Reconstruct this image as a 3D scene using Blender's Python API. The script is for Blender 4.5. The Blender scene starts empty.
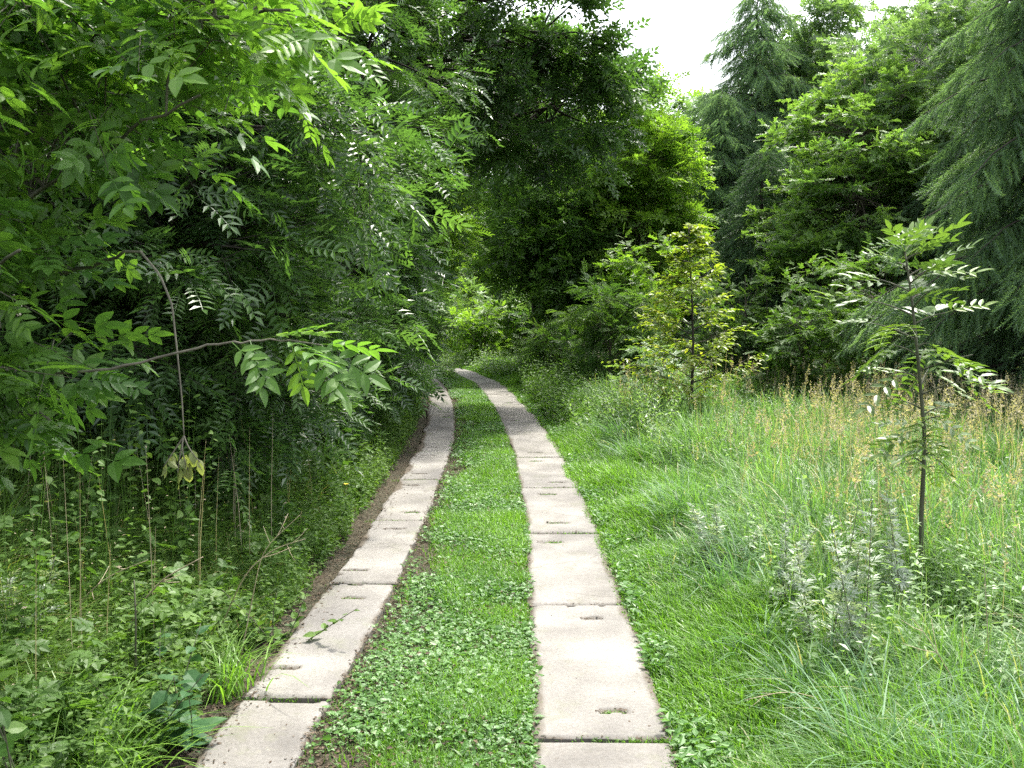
import bpy, math
import numpy as np
from math import radians as R, pi

# ------------------------------------------------------------------ camera, light, exposure
sc = bpy.context.scene
col = sc.collection
H = 1.9; F = 1027.0; PITCH = math.atan(89.0 / F)
cam = bpy.data.objects.new('camera', bpy.data.cameras.new('camera'))
col.objects.link(cam)
cam.location = (0, 0, H); cam.rotation_euler = (pi / 2 - PITCH, 0, 0)
cam.data.sensor_width = 36; cam.data.lens = F / 1024 * 36
cam.data.clip_start = 0.05; cam.data.clip_end = 3000
sc.camera = cam
sc.view_settings.view_transform = 'Standard'; sc.view_settings.look = 'None'
sc.view_settings.gamma = 1; sc.view_settings.use_curve_mapping = False
sc.view_settings.exposure = 1.0
SUN_EL = 63.0; SUN_AZ = R(38)      # azimuth clockwise from +Y
w = bpy.data.worlds.new('World'); sc.world = w; w.use_nodes = True
nt = w.node_tree; nt.nodes.clear()
sky = nt.nodes.new('ShaderNodeTexSky'); sky.sky_type = 'NISHITA'; sky.sun_disc = False
sky.sun_elevation = R(SUN_EL); sky.sun_rotation = SUN_AZ
sky.dust_density = 4; sky.air_density = 1.0
hs = nt.nodes.new('ShaderNodeHueSaturation'); hs.inputs['Saturation'].default_value = 0.35
hs.inputs['Value'].default_value = 2.1
bg = nt.nodes.new('ShaderNodeBackground'); bg.inputs['Strength'].default_value = 0.15
out = nt.nodes.new('ShaderNodeOutputWorld')
nt.links.new(sky.outputs[0], hs.inputs['Color']); nt.links.new(hs.outputs[0], bg.inputs['Color'])
nt.links.new(bg.outputs[0], out.inputs['Surface'])
sd = bpy.data.lights.new('sun', 'SUN'); sd.energy = 4.0; sd.angle = R(3.5); sd.color = (1, .95, .86)
sun = bpy.data.objects.new('sun', sd); col.objects.link(sun)
from mathutils import Vector
sv = Vector((math.sin(SUN_AZ) * math.cos(R(SUN_EL)), math.cos(SUN_AZ) * math.cos(R(SUN_EL)), math.sin(R(SUN_EL))))
sun.rotation_euler = sv.to_track_quat('Z', 'Y').to_euler(); sun.location = (-5, 20, 30)
cy = sc.cycles
cy.max_bounces = 10; cy.diffuse_bounces = 6; cy.glossy_bounces = 2; cy.transmission_bounces = 8
cy.volume_bounces = 1; cy.transparent_max_bounces = 4; cy.caustics_reflective = False; cy.caustics_refractive = False
cy.sample_clamp_indirect = 1.5; cy.sample_clamp_direct = 12; cy.use_denoising = False

# ------------------------------------------------------------------ helpers
def ray(px, py):
    cx = (px - 512) / F; cyy = (384 - py) / F
    f = np.array([0, math.cos(PITCH), -math.sin(PITCH)]); u = np.array([0, math.sin(PITCH), math.cos(PITCH)])
    return f + cx * np.array([1., 0, 0]) + cyy * u
def G(px, py):
    d = ray(px, py); t = -H / d[2]; return np.array([d[0] * t, d[1] * t])
def P(px, py, Y):
    d = ray(px, py); t = Y / d[1]; return np.array([d[0] * t, Y, H + d[2] * t])
def nrm(a):
    a = np.asarray(a, float); return a / np.maximum(np.linalg.norm(a, axis=-1, keepdims=True), 1e-9)
def vn(x, y, s, seed=0):
    """smooth value noise 0..1"""
    g = np.random.default_rng(seed + 991).random((64, 64))
    x = np.asarray(x, float) / s; y = np.asarray(y, float) / s
    xi = np.floor(x).astype(int); yi = np.floor(y).astype(int); fx = x - xi; fy = y - yi
    fx = fx * fx * (3 - 2 * fx); fy = fy * fy * (3 - 2 * fy)
    a = g[xi % 64, yi % 64]; b = g[(xi + 1) % 64, yi % 64]; c = g[xi % 64, (yi + 1) % 64]; d = g[(xi + 1) % 64, (yi + 1) % 64]
    return (a * (1 - fx) + b * fx) * (1 - fy) + (c * (1 - fx) + d * fx) * fy

class Acc:
    def __init__(s): s.V = []; s.L = []; s.T = []; s.A = []; s.n = 0
    def add(s, V, polys, tone=0.5):
        V = np.asarray(V, float); s.V.append(V)
        s.L.append(np.array([i for p in polys for i in p], int) + s.n); s.T.append(np.array([len(p) for p in polys], int))
        s.A.append(np.full(len(V), tone, float) if np.isscalar(tone) else np.asarray(tone, float)); s.n += len(V)
    def raw(s, V, L, T, A):
        s.V.append(V); s.L.append(L + s.n); s.T.append(T); s.A.append(A); s.n += len(V)
    def tile(s, tpl, O, X, Z, S, tone):
        tv, polys = tpl; k = len(tv); O = np.asarray(O, float); N = len(O)
        if N == 0: return
        X = nrm(X); Y = nrm(np.cross(Z, X)); Zz = np.cross(X, Y)
        S = np.broadcast_to(np.asarray(S, float).reshape(-1, 1) if np.ndim(S) == 1 else np.asarray(S, float), (N, 1)) if np.ndim(S) < 2 else S
        V = O[:, None, :] + S[:, None, :] * (tv[None, :, 0:1] * X[:, None, :] + tv[None, :, 1:2] * Y[:, None, :] + tv[None, :, 2:3] * Zz[:, None, :])
        lp = np.array([i for p in polys for i in p], int); tt = np.array([len(p) for p in polys], int)
        L = (lp[None, :] + (np.arange(N) * k)[:, None]).ravel(); T = np.tile(tt, N)
        s.raw(V.reshape(-1, 3), L, T, np.repeat(np.broadcast_to(tone, (N,)), k))
    def tube(s, pts, rad, sides=6, tone=.5):
        pts = np.asarray(pts, float); n = len(pts); rad = np.broadcast_to(rad, (n,))
        t = nrm(np.gradient(pts, axis=0)); ref = np.array([0, 0, 1.]) if abs(t[0, 2]) < .8 else np.array([1., 0, 0])
        u = nrm(np.cross(t, ref)); v = np.cross(t, u)
        a = np.arange(sides) * 2 * pi / sides
        V = pts[:, None, :] + rad[:, None, None] * (np.cos(a)[None, :, None] * u[:, None, :] + np.sin(a)[None, :, None] * v[:, None, :])
        polys = [(i * sides + j, i * sides + (j + 1) % sides, (i + 1) * sides + (j + 1) % sides, (i + 1) * sides + j) for i in range(n - 1) for j in range(sides)]
        polys.append(tuple((n - 1) * sides + j for j in range(sides)))
        s.add(V.reshape(-1, 3), polys, tone)
    def mesh(s, name, mat, smooth=False):
        V = np.concatenate(s.V); L = np.concatenate(s.L); T = np.concatenate(s.T); A = np.concatenate(s.A)
        me = bpy.data.meshes.new(name)
        me.vertices.add(len(V)); me.vertices.foreach_set('co', V.astype(np.float32).ravel())
        me.loops.add(len(L)); me.loops.foreach_set('vertex_index', L.astype(np.int32))
        me.polygons.add(len(T)); st = np.concatenate([[0], np.cumsum(T)[:-1]])
        me.polygons.foreach_set('loop_start', st.astype(np.int32)); me.polygons.foreach_set('loop_total', T.astype(np.int32))
        me.polygons.foreach_set('use_smooth', np.full(len(T), smooth))
        at = me.attributes.new('tone', 'FLOAT', 'POINT'); at.data.foreach_set('value', A.astype(np.float32))
        me.materials.append(mat); me.update(calc_edges=True)
        return me
    def obj(s, name, mat, parent=None, smooth=False):
        o = bpy.data.objects.new(name, s.mesh(name, mat, smooth)); col.objects.link(o)
        if parent is not None: o.parent = parent
        return o

def tag(o, label=None, cat=None, group=None, kind=None):
    if label: o['label'] = label
    if cat: o['category'] = cat
    if group: o['group'] = group
    if kind: o['kind'] = kind
    return o
def empty(name, loc, rz=0):
    o = bpy.data.objects.new(name, None); col.objects.link(o); o.location = loc; o.rotation_euler = (0, 0, rz)
    o.empty_display_size = .2
    return o
def dup(root, loc, rz, sca=1.0):
    r = root.copy(); col.objects.link(r); r.location = loc; r.rotation_euler = (0, 0, rz); r.scale = (sca, sca, sca)
    for ch in list(root.children):
        c = ch.copy(); col.objects.link(c); c.parent = r
        for g in list(ch.children):
            d = g.copy(); col.objects.link(d); d.parent = c
    return r

# ------------------------------------------------------------------ materials
def newmat(name):
    m = bpy.data.materials.new(name); m.use_nodes = True; n = m.node_tree.nodes; n.clear()
    o = n.new('ShaderNodeOutputMaterial'); return m, m.node_tree, o
def ramp(nt, src, stops):
    r = nt.nodes.new('ShaderNodeValToRGB'); e = r.color_ramp.elements
    while len(e) < len(stops): e.new(.5)
    for i, (p, c) in enumerate(stops): e[i].position = p; e[i].color = (*c, 1)
    nt.links.new(src, r.inputs[0]); return r.outputs[0]
def noise(nt, scale, detail=4, rough=.55, coord='Object'):
    tc = nt.nodes.new('ShaderNodeTexCoord'); n = nt.nodes.new('ShaderNodeTexNoise')
    n.inputs['Scale'].default_value = scale; n.inputs['Detail'].default_value = detail; n.inputs['Roughness'].default_value = rough
    nt.links.new(tc.outputs[coord], n.inputs['Vector']); return n.outputs['Fac']
def mixc(nt, fac, a, b, mode='MIX'):
    m = nt.nodes.new('ShaderNodeMix'); m.data_type = 'RGBA'; m.blend_type = mode
    for i, s in ((0, fac), (6, a), (7, b)):
        if isinstance(s, (int, float)): m.inputs[i].default_value = s
        elif isinstance(s, tuple): m.inputs[i].default_value = (*s, 1)
        else: nt.links.new(s, m.inputs[i])
    return m.outputs[2]
def leafmat(name, dark, mid, light, trans=.38, rough=.42, spec=.5, tcol=1.5, odd=None):
    m, nt, o = newmat(name)
    at = nt.nodes.new('ShaderNodeAttribute'); at.attribute_name = 'tone'
    c = ramp(nt, at.outputs['Fac'], [(0, dark), (.5, mid), (.97, light)] + ([(1.0, odd)] if odd else []))
    nz = noise(nt, 1.3, 2)
    c = mixc(nt, ramp(nt, nz, [(.35, (0, 0, 0)), (.7, (.55, .55, .55))]), c, light)
    p = nt.nodes.new('ShaderNodeBsdfPrincipled'); p.inputs['Roughness'].default_value = rough
    p.inputs['Specular IOR Level'].default_value = spec
    nt.links.new(c, p.inputs['Base Color'])
    t = nt.nodes.new('ShaderNodeBsdfTranslucent')
    tc = mixc(nt, 1.0, c, (tcol * 1.15, tcol * 1.25, tcol * .5), 'MULTIPLY'); nt.links.new(tc, t.inputs['Color'])
    mx = nt.nodes.new('ShaderNodeMixShader'); mx.inputs[0].default_value = trans
    nt.links.new(p.outputs[0], mx.inputs[1]); nt.links.new(t.outputs[0], mx.inputs[2]); nt.links.new(mx.outputs[0], o.inputs[0])
    return m
def plainmat(name, stops, scale=8, rough=.85, bump=.3, coord='Object'):
    m, nt, o = newmat(name)
    nz = noise(nt, scale, 6, .65, coord); c = ramp(nt, nz, stops)
    p = nt.nodes.new('ShaderNodeBsdfPrincipled'); p.inputs['Roughness'].default_value = rough
    nt.links.new(c, p.inputs['Base Color'])
    b = nt.nodes.new('ShaderNodeBump'); b.inputs['Strength'].default_value = bump; b.inputs['Distance'].default_value = .02
    nt.links.new(noise(nt, scale * 4, 5, .6, coord), b.inputs['Height']); nt.links.new(b.outputs[0], p.inputs['Normal'])
    nt.links.new(p.outputs[0], o.inputs[0]); return m

M = {}
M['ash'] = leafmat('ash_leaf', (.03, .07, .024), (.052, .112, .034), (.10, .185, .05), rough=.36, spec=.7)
M['ashmid'] = leafmat('ash_leaf_mid', (.045, .10, .03), (.08, .155, .04), (.13, .23, .055), trans=.46, rough=.38, spec=.6)  # ash copy made lighter, lifting the dim crown through its leaf colour
M['ashlight'] = leafmat('ash_leaf_lit', (.07, .14, .025), (.115, .21, .03), (.19, .30, .045), trans=.5)  # lit copy of ash: sunlight put into the leaf colour
M['front'] = leafmat('front_leaf', (.04, .10, .026), (.072, .158, .032), (.135, .24, .042), trans=.45, rough=.42, spec=.4)
M['sapling'] = leafmat('sapling_leaf', (0.059, 0.110, 0.030), (0.094, 0.166, 0.045), (0.165, 0.248, 0.040), trans=.3, rough=.4, spec=.55)
M['yellow'] = leafmat('yellow_green_leaf', (.09, .15, .02), (.15, .22, .03), (.28, .33, .045), trans=.45, odd=(.40, .27, .06))
M['beech'] = leafmat('beech_leaf', (.06, .13, .035), (.105, .195, .05), (.19, .295, .075), trans=.44)  # leaf colour raised, painted lift for the dim right hand trees
M['birch'] = leafmat('birch_leaf', (.065, .125, .05), (.11, .185, .08), (.18, .27, .12), trans=.42)  # leaf colour lightened, carries the pale haze of the far trees
M['larch'] = leafmat('larch_needle', (.075, .14, .085), (.125, .205, .125), (.19, .285, .165), trans=.36, rough=.6)  # haze painted into the needle colour as extra lightness
M['larchdark'] = leafmat('dark_larch_needle', (.065, .125, .07), (.105, .18, .10), (.16, .25, .135), trans=.34, rough=.6)
M['spruce'] = leafmat('spruce_needle', (.035, .08, .042), (.06, .12, .06), (.10, .17, .08), trans=.2, rough=.6)
M['shrub'] = leafmat('shrub_leaf', (.035, .085, .022), (.07, .14, .032), (.12, .205, .045), trans=.38, rough=.5, spec=.35)
M['paleshrub'] = leafmat('pale_shrub_leaf', (.09, .16, .06), (.14, .23, .09), (.22, .32, .14), trans=.4)  # brightened: sunlit look beyond the bend is put into the colour
M['bramble'] = leafmat('bramble_leaf', (.018, .06, .022), (.03, .085, .03), (.05, .12, .04), trans=.25, rough=.55, spec=.25)
M['mugwort'] = leafmat('mugwort_leaf', (.14, .19, .14), (.26, .31, .25), (.45, .5, .42), trans=.25, rough=.6)
M['withered'] = leafmat('withered_leaf', (.10, .14, .04), (.17, .21, .07), (.25, .27, .11), trans=.3, rough=.6)
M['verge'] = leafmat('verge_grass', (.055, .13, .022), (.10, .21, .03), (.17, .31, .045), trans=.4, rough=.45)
M['clover'] = leafmat('clover_leaf', (.045, .115, .025), (.08, .18, .04), (.14, .26, .08), trans=.3, rough=.45, spec=.45, odd=(.28, .33, .2))
M['meadow'] = leafmat('meadow_grass', (.05, .115, .032), (.095, .195, .05), (.17, .285, .10), trans=.38, rough=.45, spec=.4, odd=(.36, .32, .18))
M['tussock'] = leafmat('tussock_grass', (.045, .11, .045), (.085, .175, .075), (.14, .25, .125), trans=.36, rough=.5, spec=.35, odd=(.34, .3, .17))
M['shade'] = leafmat('undergrowth_leaf', (.035, .085, .018), (.068, .138, .026), (.125, .205, .042), trans=.36, rough=.55, spec=.3, odd=(.26, .22, .1))  # canopy shade put into the colour as a darker green
M['seed'] = leafmat('seed_head', (.22, .185, .12), (.34, .29, .20), (.46, .40, .29), trans=.3, rough=.8)
M['litter'] = leafmat('dead_leaf', (.035, .025, .016), (.062, .045, .03), (.13, .09, .055), trans=.1, rough=.85)
M['bark'] = plainmat('bark', [(.3, (.045, .035, .025)), (.7, (.12, .10, .075))], 9, .9, .8)
M['darkbark'] = plainmat('dark_bark', [(.3, (.02, .016, .012)), (.7, (.05, .042, .032))], 9, .9, .8)
M['greenbark'] = plainmat('green_bark', [(.3, (.04, .045, .025)), (.7, (.10, .10, .06))], 9, .8, .5)
M['birchbark'] = plainmat('birch_bark', [(.35, (.06, .055, .05)), (.5, (.4, .39, .36)), (.8, (.55, .54, .5))], 6, .8, .3)
M['drystalk'] = plainmat('dry_stalk', [(.3, (.24, .19, .12)), (.7, (.42, .36, .25))], 12, .8, .2)
M['greystalk'] = plainmat('grey_stalk', [(.3, (.07, .065, .045)), (.7, (.16, .15, .11))], 12, .8, .2)
M['white'] = plainmat('white_petal', [(.3, (.6, .6, .55)), (.7, (.75, .75, .7))], 12, .7, .1)
M['yellowflower'] = plainmat('yellow_petal', [(.3, (.7, .5, .03)), (.7, (.8, .6, .05))], 12, .7, .1)

def groundmat():
    m, nt, o = newmat('woodland_ground')
    c1 = ramp(nt, noise(nt, 1.2, 8, .65), [(.3, (.035, .045, .018)), (.55, (.06, .055, .03)), (.75, (.10, .08, .05))])
    c2 = ramp(nt, noise(nt, 30, 6, .7), [(.3, (.35, .35, .35)), (.7, (1.25, 1.2, 1.1))])
    c = mixc(nt, 1.0, c1, c2, 'MULTIPLY')
    p = nt.nodes.new('ShaderNodeBsdfPrincipled'); p.inputs['Roughness'].default_value = .95
    nt.links.new(c, p.inputs['Base Color'])
    b = nt.nodes.new('ShaderNodeBump'); b.inputs['Strength'].default_value = .8; b.inputs['Distance'].default_value = .03
    nt.links.new(noise(nt, 45, 6, .7), b.inputs['Height']); nt.links.new(b.outputs[0], p.inputs['Normal'])
    nt.links.new(p.outputs[0], o.inputs[0]); return m
def concretemat():
    m, nt, o = newmat('weathered_concrete')
    c = ramp(nt, noise(nt, 2.2, 7, .65), [(.3, (.175, .167, .155)), (.5, (.235, .226, .210)), (.72, (.30, .29, .272))])
    c = mixc(nt, 1.0, c, ramp(nt, noise(nt, 60, 5, .7), [(.3, (.72, .71, .7)), (.6, (1.05, 1.05, 1.05))]), 'MULTIPLY')
    v = nt.nodes.new('ShaderNodeTexVoronoi'); v.inputs['Scale'].default_value = 110
    tc = nt.nodes.new('ShaderNodeTexCoord'); nt.links.new(tc.outputs['Object'], v.inputs['Vector'])
    c = mixc(nt, ramp(nt, v.outputs['Distance'], [(.05, (.3, .3, .3)), (.14, (0, 0, 0))]), c, (.22, .2, .17))
    c = mixc(nt, 1.0, c, ramp(nt, noise(nt, .55, 3, .6), [(.35, (.60, .60, .61)), (.62, (1.04, 1.03, 1.01))]), 'MULTIPLY')
    vc = nt.nodes.new('ShaderNodeTexVoronoi'); vc.feature = 'DISTANCE_TO_EDGE'; vc.inputs['Scale'].default_value = .45
    wv = nt.nodes.new('ShaderNodeVectorMath'); wv.operation = 'ADD'; tcc = nt.nodes.new('ShaderNodeTexCoord'); nzc = nt.nodes.new('ShaderNodeTexNoise'); nzc.inputs['Scale'].default_value = 5
    sc_ = nt.nodes.new('ShaderNodeVectorMath'); sc_.operation = 'SCALE'; sc_.inputs['Scale'].default_value = .25
    nt.links.new(tcc.outputs['Object'], nzc.inputs['Vector']); nt.links.new(nzc.outputs['Color'], sc_.inputs[0]); nt.links.new(tcc.outputs['Object'], wv.inputs[0]); nt.links.new(sc_.outputs[0], wv.inputs[1]); nt.links.new(wv.outputs[0], vc.inputs['Vector'])
    crk = ramp(nt, vc.outputs['Distance'], [(.0, (.5, .5, .5)), (.0035, (0, 0, 0))])
    c = mixc(nt, crk, c, (.06, .055, .045))
    moss = ramp(nt, noise(nt, 3.1, 7, .75), [(.54, (0, 0, 0)), (.70, (.55, .55, .55))])
    c = mixc(nt, moss, c, (.13, .14, .08))
    lich = ramp(nt, noise(nt, 9, 6, .75), [(.58, (0, 0, 0)), (.68, (.5, .5, .5))])
    c = mixc(nt, lich, c, (.26, .25, .2))
    at = nt.nodes.new('ShaderNodeAttribute'); at.attribute_name = 'tone'
    dirt = ramp(nt, noise(nt, 40, 5, .7), [(.3, (.03, .024, .015)), (.7, (.11, .085, .055))])
    c = mixc(nt, at.outputs['Fac'], c, dirt)
    p = nt.nodes.new('ShaderNodeBsdfPrincipled'); p.inputs['Roughness'].default_value = .88
    nt.links.new(c, p.inputs['Base Color'])
    b = nt.nodes.new('ShaderNodeBump'); b.inputs['Strength'].default_value = .45; b.inputs['Distance'].default_value = .006
    nt.links.new(noise(nt, 90, 6, .7), b.inputs['Height']); nt.links.new(b.outputs[0], p.inputs['Normal'])
    nt.links.new(p.outputs[0], o.inputs[0]); return m
M['ground'] = groundmat(); M['concrete'] = concretemat()

# ------------------------------------------------------------------ leaf templates (x along, y across, z normal)
def leaflet_lo(L=1.0, W=.36, o=(0, 0, 0), ang=0, fold=.06):
    pts = np.array([(0, 0, 0), (.42 * L, -W / 2, fold * L), (L, 0, -.08 * L), (.42 * L, W / 2, fold * L)])
    c, s = math.cos(ang), math.sin(ang)
    q = pts.copy(); q[:, 0] = pts[:, 0] * c - pts[:, 1] * s; q[:, 1] = pts[:, 0] * s + pts[:, 1] * c
    return q + np.array(o), [(0, 1, 2, 3)]
def leaflet_hi(L=1.0, W=.36, o=(0, 0, 0), ang=0, fold=.05, droop=.16):
    xs = [0, .22, .5, .78, 1.0]; ws = [0, .42, .5, .3, 0]
    mid = [(x * L, 0, -droop * L * x * x) for x in xs]
    lf = [(x * L * .98, -wd * W, fold * L - droop * L * x * x) for x, wd in zip(xs[1:4], ws[1:4])]
    rt = [(x * L * .98, wd * W, fold * L - droop * L * x * x) for x, wd in zip(xs[1:4], ws[1:4])]
    pts = np.array(mid + lf + rt)
    polys = [(0, 5, 1), (1, 5, 6, 2), (2, 6, 7, 3), (3, 7, 4), (0, 1, 8), (1, 2, 9, 8), (2, 3, 10, 9), (3, 4, 10)]
    c, s = math.cos(ang), math.sin(ang)
    q = pts.copy(); q[:, 0] = pts[:, 0] * c - pts[:, 1] * s; q[:, 1] = pts[:, 0] * s + pts[:, 1] * c
    return q + np.array(o), polys
def joinT(parts):
    V = []; Pp = []; n = 0
    for v, p in parts:
        V.append(v); Pp += [tuple(i + n for i in q) for q in p]; n += len(v)
    return np.concatenate(V), Pp
def strip(pts, wd):
    pts = np.array(pts, float); V = []; 
    for p in pts: V += [p + (0, wd, 0), p - (0, wd, 0)]
    return np.array(V), [(2 * i, 2 * i + 1, 2 * i + 3, 2 * i + 2) for i in range(len(pts) - 1)]
def pinnate(pairs, LL, W, fn, seed=0, curve=.22, rach=True, drop=0.0):
    r = np.random.default_rng(seed); parts = []
    zc = lambda x: -curve * x * x
    if rach: parts.append(strip([(x, 0, zc(x)) for x in (0, .35, .7, .95)], .008))
    for i in range(pairs):
        x = .26 + .66 * i / max(pairs - 1, 1) * .95
        for sg in (-1, 1):
            if drop and r.random() < drop: continue
            k = LL * (1 - .25 * abs(i - pairs / 2) / pairs) * r.uniform(.85, 1.1)
            parts.append(fn(k, W * k, (x, 0, zc(x)), sg * R(r.uniform(48, 66))))
    parts.append(fn(LL * 1.05, W * LL, (.95, 0, zc(.95)), R(r.uniform(-8, 8))))
    return joinT(parts)
ASH_LO = pinnate(4, .40, .36, leaflet_lo, 1)
ASH_LO2 = pinnate(5, .36, .34, leaflet_lo, 2, curve=.35)
ASH_FAR = pinnate(3, .46, .5, leaflet_lo, 12, curve=.3, rach=False)
ASH_HI = pinnate(4, .42, .40, leaflet_hi, 3)
ASH_HI2 = pinnate(3, .5, .42, leaflet_hi, 4, curve=.35)
ASH_LO3 = pinnate(5, .38, .42, leaflet_lo, 21, curve=.5, drop=.25)
ASH_HI3 = pinnate(3, .5, .5, leaflet_hi, 22, curve=.1, drop=.3)
ASH_HI4 = pinnate(2, .62, .5, leaflet_hi, 23, curve=.3)
ASH_MIX = [ASH_LO, ASH_LO2, ASH_LO3]; NEAR_MIX = [ASH_HI, ASH_HI2, ASH_HI3, ASH_HI4, ASH_HI4]
def sprig(n, L, W, fn, seed):
    r = np.random.default_rng(seed); parts = [strip([(x, 0, -.1 * x * x) for x in (0, .4, .8)], .006)]
    for i in range(n):
        x = .1 + .85 * i / n
        parts.append(fn(L * r.uniform(.7, 1.1), W * L, (x, 0, -.1 * x * x), (1 if i % 2 else -1) * R(r.uniform(30, 65))))
    v, p = joinT(parts); return v, p
SPRIG = sprig(8, .34, .62, leaflet_lo, 5)
SPRIG_HI = sprig(6, .5, .6, leaflet_hi, 6)
def needles(n, seed, hang=True):
    r = np.random.default_rng(seed); parts = [strip([(x, 0, 0) for x in (0, .5, 1)], .008)]
    for i in range(n):
        x = i / n; a = r.uniform(0, 2 * pi); ln = r.uniform(.10, .17)
        d = nrm(np.array([r.uniform(.3, .9), math.cos(a), math.sin(a) * .7])) * ln
        s = np.array([.006, -.013 * math.sin(a), .013 * math.cos(a)])
        b = np.array([x, 0, 0]); parts.append((np.array([b - s, b + s, b + d]), [(0, 1, 2)]))
    return joinT(parts)
NEEDLE = needles(46, 7); NEEDLE2 = needles(60, 8)
CLOVER = joinT([leaflet_lo(.5, .5, (0, 0, .0), a, .04) for a in (0, 2 * pi / 3, -2 * pi / 3)])
BROAD = leaflet_hi(1, .62, fold=.06, droop=.25)
SMALL = leaflet_lo(1, .5)
LOBED = joinT([leaflet_lo(.9 if abs(a) < 1 else .6, .28, (.15 * i, 0, 0), a) for i, a in enumerate((-.9, .9, -.6, .6, 0))])

# ------------------------------------------------------------------ plants
def bez(a, b, c, n):
    t = np.linspace(0, 1, n)[:, None]; return (1 - t) ** 2 * a + 2 * t * (1 - t) * b + t * t * c
def twigs_leaves(r, wood, crown, C, D, L, q, tpl, S, ctone, droop=.15, updev=.35, wr=.004, side=.8, tonesp=.22):
    """C base, D dir (M,3), L (M,) lengths; q leaves each"""
    Mn = len(C); D = nrm(D)
    end = C + D * L[:, None] + np.array([0, 0, -1]) * (droop * L)[:, None]
    if wood is not None:
        # 3 sided thin tubes, vectorised as template per twig
        tv = []; 
        for x, rr in ((0, 1), (1, .4)):
            for k in range(3): tv.append((x, rr * math.cos(k * 2.094), rr * math.sin(k * 2.094)))
        tv = np.array(tv); e = end - C; ln = np.linalg.norm(e, axis=1); X = nrm(e); Y = nrm(np.cross(np.array([.1, .2, 1.]), X)); Z = np.cross(X, Y)
        V = C[:, None] + tv[None, :, 0:1] * e[:, None] + wr * (tv[None, :, 1:2] * Y[:, None] + tv[None, :, 2:3] * Z[:, None])
        lp = np.array([0, 1, 4, 3, 1, 2, 5, 4, 2, 0, 3, 5]); Ls = (lp[None] + (np.arange(Mn) * 6)[:, None]).ravel()
        wood.raw(V.reshape(-1, 3), Ls, np.full(3 * Mn, 4), np.full(6 * Mn, .5))
    t = np.tile(np.linspace(.2, 1, q), (Mn, 1)) + r.uniform(-.06, .06, (Mn, q))
    O = C[:, None] + D[:, None] * (L[:, None] * t)[..., None] + np.array([0, 0, -1.]) * (droop * L[:, None] * t * t)[..., None]
    sd = nrm(np.cross(D, np.array([0, 0, 1.]) + r.normal(0, .15, (Mn, 3))))
    sg = np.where(np.arange(q) % 2 == 0, 1., -1.)[None, :, None]
    last = (np.arange(q) == q - 1)[None, :, None]
    X = D[:, None] * .75 + np.where(last, 0, side) * sg * sd[:, None] + r.normal(0, .25, (Mn, q, 3)) + np.array([0, 0, -.12])
    Z = np.array([0, 0, 1.]) + r.normal(0, updev, (Mn, q, 3))
    S2 = S * r.uniform(.7, 1.15, (Mn, q)); tn = np.clip(ctone[:, None] + r.normal(0, tonesp, (Mn, q)), 0, .98)
    tn = np.where(r.random((Mn, q)) < .004, 1., tn)
    O, X, Z, S2, tn = O.reshape(-1, 3), X.reshape(-1, 3), Z.reshape(-1, 3), S2.reshape(-1, 1), tn.ravel()
    tl = tpl if isinstance(tpl, list) else [tpl]; w_ = r.integers(0, len(tl), len(O))
    for i_, tp_ in enumerate(tl):
        m_ = w_ == i_; crown.tile(tp_, O[m_], X[m_], Z[m_], S2[m_], tn[m_])

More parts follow.
